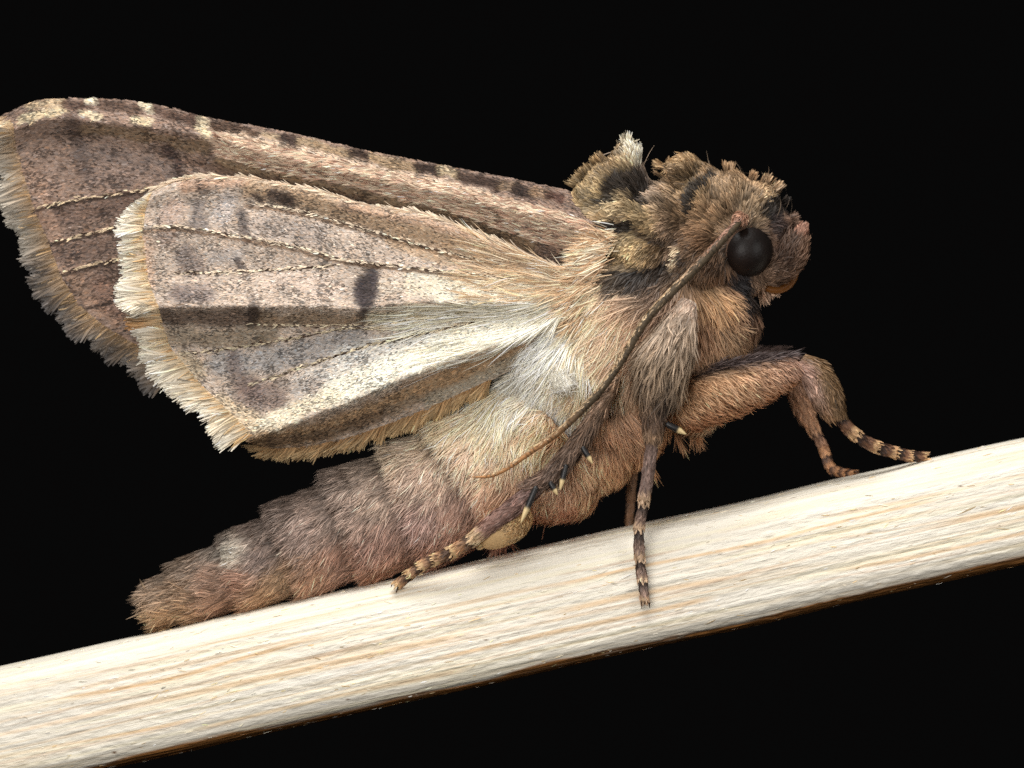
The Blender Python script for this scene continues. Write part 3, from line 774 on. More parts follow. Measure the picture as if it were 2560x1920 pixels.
# scaly knob that the antenna grows from
v, f = sphere_px((1852, 546, -140), (17, 15, 16), 14, 18)
kn = mesh('antenna_socket', v, f, M_SKIN, moth, np.tile(lin((156, 116, 94)), (len(v), 1)))
pp, nn, _ = sample_mesh(v, f, .22, np.random.default_rng(2)); nn = unit(pp-np.array([1852, 546, -140]))
cc = np.tile(lin((168, 128, 104)), (len(pp), 1))
blades(pp, nn, np.tile([-.5, .8, 0.], (len(pp), 1)), np.full(len(pp), 14), np.full(len(pp), .25), np.full(len(pp), 4.0), cc*.9, cc*1.2, kn, 'socket_scales', K=3, clump=0, seed=45)

# ---- labial palps in front of the face, coiled proboscis below
for dep in (-62, 48):
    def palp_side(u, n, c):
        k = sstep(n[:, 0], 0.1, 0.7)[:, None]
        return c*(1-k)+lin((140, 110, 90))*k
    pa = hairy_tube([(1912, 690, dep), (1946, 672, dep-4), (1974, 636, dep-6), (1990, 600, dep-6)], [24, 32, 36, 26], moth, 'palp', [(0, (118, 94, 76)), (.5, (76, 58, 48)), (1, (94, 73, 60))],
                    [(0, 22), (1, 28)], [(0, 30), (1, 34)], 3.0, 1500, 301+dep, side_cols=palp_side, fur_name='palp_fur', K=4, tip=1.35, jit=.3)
    hairy_tube([(1994, 606, dep-6), (2002, 582, dep-6), (2008, 566, dep-6)], [15, 15, 10], pa, 'palp_tip', [(0, (146, 108, 90)), (1, (188, 144, 122))], [(0, 16), (1, 14)], [(0, 10), (1, 14)], 4.0, 300, 331+dep, nseg=14, fur_name='tip_scales')
th = np.linspace(-0.3, 4*math.pi-0.9, 60)
rad = np.linspace(52, 14, 60)
coil = np.stack([1936+rad*np.cos(th-0.2), 680+rad*np.sin(th-0.2), np.full(60, -12.0)], 1)
V, F, *_ = tube(coil[::3], np.linspace(11, 5, 20), 110, 10)
mesh('proboscis', V, F, M_AMBER, moth, np.tile(lin((124, 78, 36)), (len(V), 1)))

# ------------------------------------------------------------------ wings
def loft(guides, nt=150, ns=10, smooth=2, power=1.0):
    """fan of guide lines (root -> margin); returns a grid (rows over guides, columns to the margin)"""
    G = np.stack([resample(g, nt, power) for g in guides])        # (k, nt, 3)
    rows = []
    for k in range(len(G)-1):
        for t in np.linspace(0, 1, ns, endpoint=False): rows.append(G[k]*(1-t)+G[k+1]*t)
    rows.append(G[-1]); R = np.array(rows)
    for _ in range(smooth):
        R[1:-1] = 0.25*R[:-2]+0.5*R[1:-1]+0.25*R[2:]
    return R

def grid_at(R, s, t):
    ns, nt = R.shape[:2]
    a = s*(ns-1); b = t*(nt-1)
    i = np.clip(a.astype(int), 0, ns-2); j = np.clip(b.astype(int), 0, nt-2)
    fa = (a-i)[:, None]; fb = (b-j)[:, None]
    return (R[i, j]*(1-fa)+R[i+1, j]*fa)*(1-fb)+(R[i, j+1]*(1-fa)+R[i+1, j+1]*fa)*fb

def grid_frame(R, s, t):
    e = 0.004
    tt = grid_at(R, s, np.clip(t+e, 0, 1))-grid_at(R, s, np.clip(t-e, 0, 1))
    ss = grid_at(R, np.clip(s+e, 0, 1), t)-grid_at(R, np.clip(s-e, 0, 1), t)
    n = unit(np.cross(tt, ss)); n = np.where(n[:, 2:3] > 0, -n, n)      # towards the viewer's side
    return unit(tt), unit(ss), n

def grid_sample(R, n, rnd):
    dx = np.linalg.norm(np.cross(R[1:, :-1]-R[:-1, :-1], R[:-1, 1:]-R[:-1, :-1]), axis=-1)
    w = dx.ravel()/dx.sum()
    k = rnd.choice(w.size, n, p=w)
    i, j = np.divmod(k, R.shape[1]-1)
    return (i+rnd.random(n))/(R.shape[0]-1), (j+rnd.random(n))/(R.shape[1]-1), dx.sum()

def lines_at(rows, xy, colfun): pass

def wing_mesh(R, name, colour, thick=3.0):
    ns, nt = R.shape[:2]
    V = R.reshape(-1, 3)
    c = colour(V[:, :2])*0.8
    front = V.copy(); back = V+np.array([0, 0, thick])
    f = grid_faces(ns, nt)
    F = np.vstack([f, f[:, ::-1]+len(V)])
    rim = np.r_[np.arange(nt), np.arange(1, ns)*nt+nt-1, (ns-1)*nt+np.arange(nt-2, -1, -1), np.arange(ns-2, -1, -1)*nt]
    F = np.vstack([F, np.stack([rim, np.roll(rim, -1), np.roll(rim, -1)+len(V), rim+len(V)], 1)])
    return mesh(name, np.vstack([front, back]), F, M_MEMB, moth, np.vstack([c, c]))

FLAKE = [0.55, 1.0, 0.85, 0.35]
FLAKE3 = [0.6, 1.0, 0.4]
def wing_scales(R, parent, colour, n, seed, L=12.0, w=5.6, speck=None, backside=False):
    r = np.random.default_rng(seed)
    s, t, ar = grid_sample(R, n, r)
    p = grid_at(R, s, t); tt, ss, nn = grid_frame(R, s, t)
    c = colour(p[:, :2])
    dk = speck(p[:, :2])
    m = r.random(n) < dk
    c = np.where(m[:, None], c*0.30+lin((58, 48, 46))*0.25, c)
    if backside: nn = -nn; p = p+np.array([0, 0, 3.0])
    c = c*np.exp(r.normal(-.02, .07, n))[:, None]
    hue = r.normal(0, .05, n)
    lum = c@np.array([.3, .5, .2]); c = (c*.82+lum[:, None]*.18)*np.array([.90, .895, .87])
    c = c*np.stack([1+hue, np.ones(n), 1-hue], 1)
    return blades(p+nn*1.0, nn, tt, np.full(n, L), np.full(n, .08), np.full(n, w), c, c*1.04, parent, 'wing_scales', K=3, mat=M_FLAKE, clump=0, jit=.09, roll=.13, bend=.25, seed=seed+1, prof=FLAKE3, wav=.12, vary=.17, cvar=.04, odd=.6)

def fringe(R, parent, n, seed, length, c0, c1, scal=None, L2=None, edge='t', lift=.06, w=4.2, name='fringe', srange=(0, 1), wav=.06, dirmix=0.0, taper=0.0):
    """hair fringe along the outer margin (edge t: end of every row)"""
    r = np.random.default_rng(seed)
    u = srange[0]+(srange[1]-srange[0])*r.random(n)
    s, t = (u, np.full(n, .999)) if edge == 't' else (np.full(n, .999), u)
    if edge == 's0': s, t = np.full(n, .001), u
    back = r.random(n)*(0.012 if edge == 't' else 0.03)
    if edge == 't': t = t-back
    p = grid_at(R, s, t); tt, ss, nn = grid_frame(R, s, t)
    if edge == 't':
        mg = R[:, -1]; md = unit(np.gradient(mg, axis=0)); outw = np.stack([-md[:, 1], md[:, 0], 0*md[:, 0]], 1)
        outw = np.where(np.sum(outw*(R[:, -1]-R[:, -8]), 1, keepdims=True) < 0, -outw, outw)
        for _ in range(14): outw = unit(np.vstack([outw[:1], (outw[:-2]+outw[1:-1]+outw[2:])/3, outw[-1:]]))
        k = np.clip((s*(len(mg)-1)).astype(int), 0, len(mg)-1)
        d = unit(tt*(0.45+dirmix)+outw[k]*0.55)
    elif edge == 's': d = unit(tt*.55+ss*.6)
    else: d = unit(tt*.98+ss*.06)
    L = length*np.ones(n)
    if scal is not None: L = L*scal(u)
    if edge == 't' and taper: L = L*(0.22+0.78*sstep(u, srange[0], srange[0]+taper))
    nn2 = nn*np.where(r.random(n) < .5, 1, -.6)[:, None]
    p = p+np.array([0, 0, 1.0])*(r.random(n)*6-3)[:, None]
    cc0 = np.tile(lin(c0), (n, 1)) if not callable(c0) else c0(u)
    cc1 = np.tile(lin(c1), (n, 1)) if not callable(c1) else c1(u)
    return blades(p, nn, d, L, np.full(n, lift)*np.where(r.random(n) < .4, -1, 1), np.full(n, w), cc0, cc1, parent, name, K=5, seed=seed+1, clump=.22, cell=10, jit=.05, wav=wav, prof=[.6, .8, 1.0, 1.0, .5])

def vein(R, parent, pts, seed, c=(226, 196, 156), dark=(70, 54, 44), w=5.0, lift=5.0):
    """a raised wing vein: a thin rib under a chain of pale scales, with dark ones mixed in"""
    P = resample(pts, 120)
    xy = P[:, :2]
    flat = R.reshape(-1, 3)
    d = np.stack([flat[np.argmin(((flat[:, :2]-q)**2).sum(1)), 2] for q in xy])
    for _ in range(8): d[1:-1] = (d[:-2]+d[1:-1]+d[2:])/3
    P = np.c_[xy, d-1.0]
    V, F, PP, t, r, N = tube(P[::6], np.linspace(w*.55, w*.25, len(P[::6])), 80, 6)
    o = mesh('vein', V, F, M_MEMB, parent, np.tile(lin(dark)*1.2, (len(V), 1)))
    rr = np.random.default_rng(seed)
    ln = np.linalg.norm(np.diff(xy, axis=0), axis=1).sum()
    n = int(ln/2.6)
    k = np.sort(rr.integers(0, 80, n)); ph = rr.normal(-math.pi/2, .7, n)
    base = PP[k]+np.stack([rr.normal(0, 2, n), rr.normal(-1.0, 2.2, n), -r[k]], 1)
    cc = np.where((rr.random(n) < .32)[:, None], lin(dark), lin(c))
    tv = t[k]
    blades(base, np.tile([0, -.2, -1.0], (n, 1)), tv, np.full(n, 11.0), np.full(n, .04), np.full(n, 3.2), cc*.95, cc*1.05, o, 'vein_scales', K=4, mat=M_FLAKE, clump=0, seed=seed+3, roll=.4, prof=FLAKE, wav=.1)
    return o

def with_depth(pts, d0, d1, bump=0, mid=0.5):
    pts = np.asarray(pts, float)
    s = np.r_[0, np.cumsum(np.linalg.norm(np.diff(pts, axis=0), axis=1))]; s /= s[-1]
    return np.c_[pts, d0+(d1-d0)*s+bump*np.sin(math.pi*s)]

# forewing (behind): costal strip, rolled ridge, valley, flat blade
FG = [
 with_depth([(1430, 480), (1279, 447), (1062, 406), (900, 374), (712, 330), (529, 297), (386, 262), (285, 250), (155, 248), (81, 256), (2, 292)], -60, 20),
 with_depth([(1500, 566), (1423, 529), (1242, 486), (1062, 444), (881, 404), (728, 366), (600, 338), (500, 313), (366, 297), (244, 285), (122, 279), (14, 310)], -150, -30),
 with_depth([(1500, 590), (1423, 560), (1242, 515), (1062, 472), (881, 430), (700, 390), (537, 345), (407, 322), (244, 304), (122, 300), (16, 328)], -158, -36),
 with_depth([(1480, 630), (1400, 610), (1315, 585), (1170, 532), (1025, 494), (881, 456), (700, 420), (537, 376), (407, 345), (244, 322), (122, 318), (18, 345)], -120, -24),
 with_depth([(1460, 660), (1330, 630), (1170, 575), (1025, 536), (881, 498), (700, 465), (537, 425), (407, 392), (244, 352), (122, 344), (22, 372)], -95, 0),
 with_depth([(1440, 670), (1200, 640), (900, 590), (600, 515), (365, 475), (200, 492), (64, 512)], -90, -12),
 with_depth([(1430, 690), (1200, 680), (900, 660), (600, 600), (300, 568), (106, 610)], -90, 0),
 with_depth([(1420, 710), (1200, 720), (900, 720), (600, 680), (290, 650), (134, 688)], -90, -10),
 with_depth([(1420, 730), (1200, 760), (900, 790), (600, 780), (300, 745), (183, 766)], -90, -2),
 with_depth([(1420, 745), (1200, 800), (900, 850), (600, 850), (370, 815), (250, 818)], -90, -12),
 with_depth([(1420, 760), (1200, 820), (900, 900), (600, 920), (430, 880), (348, 872)], -90, -6),
 with_depth([(1420, 770), (1200, 840), (900, 930), (650, 970), (500, 960), (425, 944)], -90, -14)]
FW = loft(FG, 170, 10, 2)
F_STROKES = [
 # rolled front ridge: peach and cream, speckled
 ([(1480, 590), (1242, 505), (1062, 462), (881, 420), (728, 382), (600, 355), (520, 338)], 20, (222, 192, 164), .95),
 ([(1250, 545), (1100, 500), (1000, 470), (900, 450)], 9, (206, 182, 146), .6),
 # valley below it
 ([(1330, 615), (1170, 562), (1025, 520), (881, 482), (700, 450), (560, 410)], 20, (146, 118, 86), .85),
 ([(1000, 530), (800, 480), (600, 440), (480, 405)], 12, (118, 90, 74), .7),
 ([(520, 372), (420, 350), (300, 330), (210, 322)], 14, (134, 108, 80), .8),
 # pale spots
 ([(505, 318), (522, 335)], 12, (238, 218, 176), .95), ([(340, 300), (375, 306)], 11, (236, 216, 176), .9), ([(215, 286), (262, 292)], 8, (232, 212, 174), .85), ([(60, 300), (120, 282), (170, 280)], 8, (224, 202, 160), .8),
 ([(548, 328), (552, 340)], 13, (140, 92, 72), .75),
 # costal strip
 ([(85, 265), (160, 258)], 12, (206, 178, 138), .8), ([(172, 262), (215, 268)], 14, (90, 66, 54), .9), ([(225, 252), (238, 262)], 9, (240, 226, 196), .95), ([(255, 262), (345, 274)], 15, (96, 72, 58), .9), ([(362, 264), (382, 278)], 10, (240, 224, 190), .95),
 ([(392, 276), (500, 302)], 13, (90, 66, 54), .9), ([(508, 300), (524, 306)], 10, (228, 206, 168), .9), ([(545, 314), (645, 336)], 11, (94, 70, 54), .9), ([(665, 336), (700, 344)], 10, (186, 160, 124), .7),
 ([(716, 346), (742, 354)], 12, (66, 50, 44), .95), ([(760, 356), (880, 386)], 12, (170, 142, 106), .8), ([(886, 386), (920, 396)], 12, (70, 52, 42), .95), ([(935, 395), (1050, 424)], 13, (176, 146, 108), .8), ([(1055, 418), (1105, 434)], 12, (62, 46, 38), .95), ([(1112, 430), (1145, 440)], 12, (206, 180, 140), .85),
 ([(1152, 440), (1250, 464)], 14, (66, 49, 41), .95), ([(1262, 462), (1285, 470)], 12, (150, 122, 92), .7), ([(1296, 474), (1335, 484)], 14, (58, 44, 38), .95), ([(1345, 480), (1372, 490)], 13, (166, 132, 100), .8), ([(1380, 492), (1410, 500)], 12, (92, 62, 52), .9),
 # blade: dark cross lines and brown cells between veins
 ([(185, 300), (200, 350), (212, 420)], 17, (92, 74, 66), .75), ([(425, 375), (452, 402), (448, 440)], 14, (86, 66, 62), .8), ([(210, 380), (330, 400), (420, 430)], 24, (122, 106, 100), .6), ([(230, 440), (330, 450)], 22, (132, 112, 104), .5),
 ([(110, 545), (220, 530), (330, 510)], 26, (124, 98, 86), .7), ([(130, 640), (220, 622), (285, 612)], 26, (112, 88, 76), .75), ([(180, 710), (250, 690), (300, 690)], 26, (146, 116, 100), .5),
 ([(70, 420), (110, 470), (125, 540), (150, 600)], 18, (186, 148, 124), .55), ([(180, 680), (230, 750), (300, 800)], 16, (178, 140, 114), .6), ([(260, 720), (300, 770)], 30, (166, 124, 104), .5), ([(30, 340), (45, 400)], 12, (208, 172, 130), .6),
]
V_FORE = [[(420, 468), (365, 475), (200, 498), (92, 520)], [(420, 548), (290, 571), (190, 592), (112, 612)], [(420, 628), (285, 651), (205, 668), (140, 690)], [(420, 715), (330, 735), (250, 760), (190, 768)]]
def fore_colour(xy):
    c = np.tile(lin((156, 128, 112)), (len(xy), 1))
    g = fbm(np.c_[xy/55.0, np.full(len(xy), 2.0)], 3)
    c = c*(0.72+0.56*g[:, None])
    c = strokes(xy, c, F_STROKES, 5, soft=.5, warp=9)
    for v in V_FORE:                                     # brown line below each vein
        d = seg_dist(xy-np.array([0, 6.0]), v); m = (1-sstep(d, 2.5, 6))*.8
        c = c*(1-m[:, None])+lin((70, 54, 46))*m[:, None]
    return c
def fore_speck(xy):
    n = fbm(np.c_[xy/38.0, np.full(len(xy), 7.0)], 3)
    return 0.11+0.42*sstep(n, .42, .7)
forewing = wing_mesh(FW, 'forewing', fore_colour)
forewing['label'] = 'forewing with checked front edge and grey fringed margin'
wing_scales(FW, forewing, fore_colour, 64000, 401, 11.0, 4.6, fore_speck)
wing_scales(FW, forewing, fore_colour, 9000, 403, 20.0, 10.0, fore_speck, backside=True)
for k, v in enumerate(V_FORE[:3]): vein(FW, forewing, v, 410+k, c=(214, 190, 158))
scal_f = lambda u: 0.66+0.52*np.abs(np.sin(u*math.pi*9.5+0.5))**0.8
def fr_tip(u):
    k = vnoise(np.c_[u*60, u*0, u*0+3])[:, None]
    pale = sstep(u, .52, .40)[:, None] if False else (1-sstep(u, .50, .62))[:, None]*.55
    c = lin((72, 70, 71))*(1-k)+lin((140, 131, 122))*k
    return c*(1-pale)+lin((204, 196, 180))*pale
fringe(FW, forewing, 8200, 421, 50, (160, 132, 100), fr_tip, scal=scal_f, srange=(.16, 1), w=6.0)
fringe(FW, forewing, 2200, 423, 36, (190, 150, 100), (206, 176, 132), srange=(.13, 1), w=4.2)
fringe(FW, forewing, 700, 425, 30, (206, 176, 136), (222, 200, 168), srange=(0, .2), w=4.2)

# hindwing (in front): pleated fan
HG = [
 with_depth([(1440, 690), (1387, 661), (1279, 617), (1170, 574), (1062, 536), (917, 512), (808, 480), (700, 458), (610, 444), (508, 442), (427, 457), (370, 486)], -170, -74, -10),
 with_depth([(1440, 696), (1387, 672), (1279, 632), (1170, 592), (1062, 556), (917, 530), (808, 500), (700, 478), (610, 466), (508, 464), (427, 476), (360, 505)], -172, -92, -16),
 with_depth([(1440, 702), (1387, 690), (1170, 644), (1025, 607), (808, 543), (712, 521), (600, 508), (450, 512), (350, 528)], -170, -88, -4),
 with_depth([(1440, 706), (1387, 705), (1242, 694), (1025, 669), (881, 653), (736, 618), (549, 583), (450, 568), (345, 570)], -172, -98, -14),
 with_depth([(1440, 710), (1387, 710), (1242, 700), (1025, 680), (881, 668), (773, 669), (610, 680), (427, 687), (356, 692)], -172, -98, -12),
 with_depth([(1440, 714), (1387, 725), (1242, 735), (1025, 725), (898, 730), (773, 732), (610, 735), (427, 740), (372, 738)], -172, -122, -20),
 with_depth([(1440, 718), (1387, 742), (1300, 757), (1043, 756), (988, 760), (898, 773), (807, 766), (610, 765), (384, 768)], -174, -148, -26),
 with_depth([(1440, 721), (1387, 748), (1300, 764), (1043, 770), (988, 776), (898, 788), (807, 784), (610, 784), (388, 786)], -172, -126, -14),
 with_depth([(1440, 724), (1387, 756), (1300, 775), (1043, 792), (898, 814), (771, 816), (610, 820), (396, 818)], -170, -92, -4),
 with_depth([(1440, 728), (1387, 764), (1250, 790), (1043, 812), (900, 834), (789, 842), (645, 864), (518, 880), (414, 868)], -168, -90, -2),
 with_depth([(1440, 732), (1387, 774), (1187, 806), (1043, 838), (916, 866), (789, 907), (663, 951), (560, 972), (488, 954)], -168, -104, -8),
 with_depth([(1440, 740), (1387, 788), (1300, 830), (1223, 852), (1043, 902), (862, 968), (740, 1020), (640, 1040), (560, 1024)], -172, -138, -26),
 with_depth([(1440, 748), (1387, 800), (1300, 844), (1223, 870), (1043, 931), (862, 1008), (720, 1063), (628, 1098)], -176, -168, -36),
 with_depth([(1440, 756), (1387, 812), (1300, 862), (1223, 892), (1043, 955), (862, 1034), (722, 1082), (632, 1104)], -172, -140, -18),
 with_depth([(1440, 790), (1387, 845), (1300, 912), (1187, 968), (1043, 1032), (898, 1086), (789, 1112), (700, 1120), (640, 1112)], -150, -92, 6)]
HW = loft(HG, 170, 9, 1)
H_STROKES = [
 ([(1387, 690), (1240, 640), (1100, 590), (980, 560), (860, 530), (740, 490), (640, 468)], 30, (188, 154, 118), .85),
 ([(1300, 640), (1150, 580), (1000, 545), (860, 515)], 10, (204, 166, 138), .7), ([(1387, 712), (1250, 680), (1100, 640), (980, 600)], 16, (190, 156, 118), .7),
 ([(620, 448), (540, 456), (470, 466)], 16, (176, 132, 100), .7), ([(690, 490), (725, 502)], 17, (72, 58, 56), .85), ([(645, 490), (660, 500)], 9, (84, 66, 62), .7), ([(512, 470), (520, 482)], 8, (90, 70, 64), .6),
 # grey clouds of the outer band
 ([(500, 520), (505, 560)], 24, (112, 104, 106), .65), ([(575, 500), (560, 540)], 22, (190, 182, 182), .55), ([(612, 535), (620, 600)], 14, (88, 78, 80), .75), ([(440, 520), (420, 590)], 26, (170, 138, 124), .5), ([(650, 560), (800, 590)], 26, (176, 160, 152), .5),
 ([(470, 640), (490, 665)], 30, (118, 104, 104), .65), ([(540, 640), (600, 640)], 18, (172, 164, 162), .55), ([(598, 655), (610, 672)], 11, (84, 72, 72), .8), ([(455, 730), (520, 735)], 22, (124, 108, 108), .65), ([(640, 745), (642, 760)], 10, (100, 88, 86), .5), ([(430, 745), (500, 750)], 12, (110, 96, 94), .5),
 ([(370, 600), (380, 700)], 18, (222, 182, 152), .6), ([(700, 700), (840, 720), (800, 740)], 22, (228, 202, 184), .6),
 # inner cream field
 ([(1387, 730), (1200, 725), (1040, 710)], 28, (236, 226, 202), .9), ([(1060, 712), (975, 714)], 24, (224, 206, 184), .55), ([(1340, 800), (1200, 822), (1080, 850)], 24, (232, 226, 206), .85), ([(1100, 745), (1300, 752)], 10, (238, 230, 210), .8),
 # discal spot
 ([(934, 685), (918, 715), (924, 752)], 22, (66, 57, 58), .95), ([(905, 708), (908, 755)], 15, (74, 64, 66), .85), ([(944, 700), (941, 735)], 13, (74, 64, 66), .85), ([(918, 775), (914, 790)], 12, (66, 54, 52), .85),
 # band below the first pleat
 ([(395, 790), (520, 792), (640, 795)], 20, (112, 90, 76), .85), ([(650, 795), (800, 800), (900, 806)], 18, (150, 122, 92), .8), ([(640, 780), (634, 810)], 15, (62, 50, 46), .85), ([(660, 846), (674, 860)], 14, (62, 50, 48), .85), ([(700, 850), (600, 860)], 8, (110, 88, 74), .5),
 ([(430, 840), (560, 848), (680, 836)], 24, (146, 128, 104), .75), ([(940, 800), (1100, 786), (1280, 778)], 20, (206, 192, 158), .85),
 # grey weave between the veins
 ([(560, 910), (680, 900), (800, 868), (900, 845)], 30, (166, 160, 158), .85), ([(860, 890), (980, 860), (1100, 830)], 24, (214, 210, 202), .8), ([(760, 960), (880, 910), (1000, 880)], 28, (220, 214, 206), .7),
 ([(590, 900), (600, 950), (640, 975)], 20, (112, 94, 92), .65), ([(628, 985), (690, 990)], 36, (122, 100, 94), .75), ([(740, 965), (790, 955)], 20, (150, 132, 124), .5),
 ([(460, 900), (500, 930)], 22, (212, 188, 150), .7), ([(560, 1010), (640, 1060)], 24, (228, 202, 162), .7), ([(880, 960), (892, 985)], 12, (150, 120, 104), .6),
 # white field above the second pleat
 ([(1300, 820), (1150, 862), (1000, 915), (850, 975)], 32, (250, 243, 222), .97), ([(840, 985), (740, 1030), (660, 1070)], 22, (242, 228, 198), .85),
 # strip turned under
 ([(640, 1106), (800, 1078), (950, 1020), (1150, 930), (1300, 880)], 26, (176, 138, 94), .9), ([(680, 1100), (800, 1088), (900, 1058), (980, 1024)], 13, (112, 88, 68), .7), ([(980, 1024), (1100, 975)], 12, (150, 132, 112), .6), ([(1080, 1000), (1200, 945), (1310, 890)], 16, (176, 166, 146), .7)]
V_HIND = [[(1250, 660), (1170, 644), (1025, 607), (808, 543), (712, 521), (620, 508)], [(1290, 699), (1025, 669), (881, 653), (736, 618), (549, 583), (450, 568), (352, 570)], [(850, 660), (773, 669), (610, 680), (427, 687)],
          [(950, 822), (862, 822), (789, 836), (645, 862), (518, 879), (440, 890)], [(1187, 806), (1043, 838), (916, 866), (789, 907), (663, 951), (600, 970)], [(1000, 806), (862, 812), (760, 812), (600, 808)]]
def hind_colour(xy):
    c = np.tile(lin((204, 182, 164)), (len(xy), 1))
    g = fbm(np.c_[xy/45.0, np.full(len(xy), 12.0)], 3)
    c = c*(0.74+0.50*g[:, None])
    c = strokes(xy, c, H_STROKES, 8, soft=.55, warp=8)
    for v in V_HIND[:2]:
        d = seg_dist(xy-np.array([0, 7.0]), v); m = (1-sstep(d, 2.5, 7))*.65
        c = c*(1-m[:, None])+lin((128, 92, 58))*m[:, None]
    return c
def hind_speck(xy):
    n = fbm(np.c_[xy/34.0, np.full(len(xy), 17.0)], 3)
    inner = 1-sstep(xy[:, 0], 900, 1100)
    return (0.10+0.36*sstep(n, .40, .66))*(0.25+0.75*inner)
hindwing = wing_mesh(HW, 'hindwing', hind_colour)
hindwing['label'] = 'pleated cream hindwing with dark grey centre spot and white fringe'
wing_scales(HW, hindwing, hind_colour, 84000, 431, 9.5, 4.0, hind_speck)
wing_scales(HW, hindwing, hind_colour, 9000, 433, 20.0, 10.0, hind_speck, backside=True)
for k, v in enumerate(V_HIND): vein(HW, hindwing, v, 440+k, w=4.0 if k > 2 else 5.0, c=(228, 208, 182) if k < 3 else (206, 190, 162))
def hf_tip(u):
    k = vnoise(np.c_[u*50, u*0, u*0+5])[:, None]
    tanp = (sstep(u, .50, .52)*(1-sstep(u, .545, .57)))[:, None]
    c = lin((232, 226, 212))*(1-.5*k)+lin((210, 192, 158))*.5*k
    return c*(1-tanp)+lin((190, 142, 92))*tanp
scal_h = lambda u: 0.85+0.28*np.abs(np.sin(u*math.pi*6+1.0))
fringe(HW, hindwing, 8600, 451, 62, (202, 178, 140), hf_tip, scal=scal_h, srange=(.01, .845), w=5.0, taper=.36)
fringe(HW, hindwing, 2600, 453, 42, (206, 160, 104), (232, 200, 148), srange=(.02, .85), w=4.0, taper=.36)
fringe(HW, hindwing, 4200, 455, 52, (190, 150, 104), (216, 186, 140), edge='s', srange=(.30, .99), w=3.6, name='anal_fringe', wav=.1)
fringe(HW, hindwing, 1800, 457, 36, (206, 176, 146), (228, 208, 182), edge='s0', srange=(.12, .97), w=2.4, name='front_fringe', lift=.03)
# long silky hairs lying over the wing's inner field
def silk():
    r = np.random.default_rng(77); n = 650
    s = .44+.48*r.random(n); t = .03+.40*r.random(n)**1.5
    p = grid_at(HW, s, t); tt, ss, nn = grid_frame(HW, s, t)
    c = lin(np.array([(246, 240, 222), (232, 222, 194), (250, 246, 234)]))[r.integers(0, 3, n)]
    blades(p+nn*3, nn, tt, np.full(n, 100.0), np.full(n, .05), np.full(n, 2.0), c*.95, c, hindwing, 'silk_hair', K=6, clump=.2, seed=78, jit=.08, wav=.12, bend=.3)
    n = 800
    s = .02+.40*r.random(n); t = .02+.24*r.random(n)**1.6
    p = grid_at(HW, s, t); tt, ss, nn = grid_frame(HW, s, t)
    c = lin(np.array([(228, 200, 164), (212, 178, 138), (236, 216, 186)]))[r.integers(0, 3, n)]
    blades(p+nn*3, nn, tt, np.full(n, 62.0), np.full(n, .06), np.full(n, 1.9), c*.95, c, hindwing, 'root_hair', K=5, clump=.3, seed=79, jit=.1, wav=.16, bend=.35)
silk()
def ridge_hair():
    r = np.random.default_rng(87); n = 5200
    s = (12+20*r.random(n))/(FW.shape[0]-1); t = .02+.62*r.random(n)
    p = grid_at(FW, s, t); tt, ss, nn = grid_frame(FW, s, t)
    c = lin(np.array([(230, 202, 174), (220, 184, 156), (236, 216, 188), (176, 136, 114)]))[r.integers(0, 4, n)]
    blades(p+nn*2, nn, unit(tt+ss*.12), np.full(n, 24.0), np.full(n, .07), np.full(n, 3.0), c*.9, c*1.02, forewing, 'ridge_hair', K=4, clump=.2, seed=88, jit=.10, wav=.12)
ridge_hair()

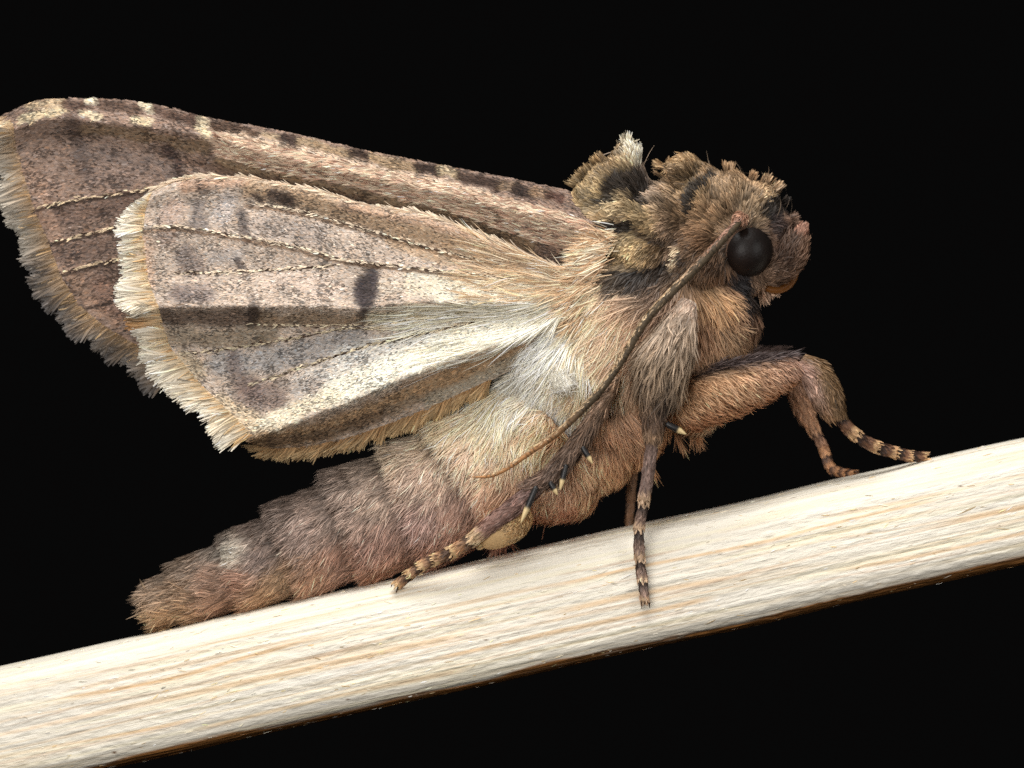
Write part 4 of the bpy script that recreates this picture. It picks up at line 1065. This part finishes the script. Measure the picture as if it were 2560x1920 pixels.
def bristles():
    r = np.random.default_rng(55)
    spots = [(1640, 470), (1600, 450), (1690, 410), (1760, 430), (1840, 430), (1900, 460), (1940, 500), (1955, 540), (1960, 560), (1840, 820), (1860, 900), (1560, 380), (1480, 450)]
    n = len(spots)*4
    xy = np.repeat(np.array(spots, float), 4, 0)+r.normal(0, 12, (n, 2))
    k = np.array([np.argmin(((BV[:, :2]-q)**2).sum(1)+np.where(BV[:, 2] > 0, 400, 0)) for q in xy])
    d = np.stack([r.normal(.1, .6, n), -np.abs(r.normal(.9, .3, n)), r.normal(-.2, .4, n)], 1)
    nn = unit(BV[k]-np.array([1740, 620, 0.0]))
    c = np.tile(lin((150, 130, 110)), (n, 1))
    blades(BV[k], nn, d, r.uniform(40, 85, n), np.full(n, .8), np.full(n, 1.6), c, c*1.3, body, 'bristles', K=6, clump=0, seed=56, jit=.3)
bristles()
def root_fur():
    r = np.random.default_rng(97); n = 2400
    line = resample([(1512, 556, -120), (1500, 590, -150), (1478, 640, -168), (1456, 690, -176), (1446, 740, -176), (1450, 800, -170)], 60)
    k = r.integers(0, 60, n)
    p = line[k]+np.stack([r.normal(12, 16, n), r.normal(0, 6, n), r.normal(0, 6, n)], 1)
    u = k/59.0
    a = np.radians(np.interp(u, [0, .3, .7, 1], [168, 184, 196, 212]))
    d = np.stack([np.cos(a), -np.sin(a), 0*a], 1)
    c = lin(np.array([(232, 208, 172), (222, 190, 152), (238, 222, 194), (206, 168, 130)]))[r.integers(0, 4, n)]
    blades(p, np.tile([0, -.25, -1.0], (n, 1)), d, np.interp(u, [0, .3, 1], [44, 52, 66]), np.full(n, .12), np.full(n, 2.4), c*.85, c*1.1, body, 'wing_root_fur', K=5, clump=.45, seed=98, jit=.2, wav=.3)
root_fur()

# ---- white downy tuft on the flank and a few loose bristles
v, f = sphere_px((1406, 958, -216), (26, 22, 12), 16, 20)
tuft = mesh('downy_tuft', v, f, M_SKIN, moth, np.tile(lin((236, 230, 216)), (len(v), 1)))
pp, nn, _ = sample_mesh(v, f, .07, np.random.default_rng(9)); nn = unit(pp-np.array([1406, 958, -216]))
cc = np.tile(lin((240, 236, 224)), (len(pp), 1))
blades(pp, nn, np.random.default_rng(10).normal(size=(len(pp), 3)), np.full(len(pp), 40), np.full(len(pp), .3), np.full(len(pp), 1.6), cc*1.0, cc*1.05, tuft, 'tuft_down', K=5, clump=0, seed=67, jit=.6)
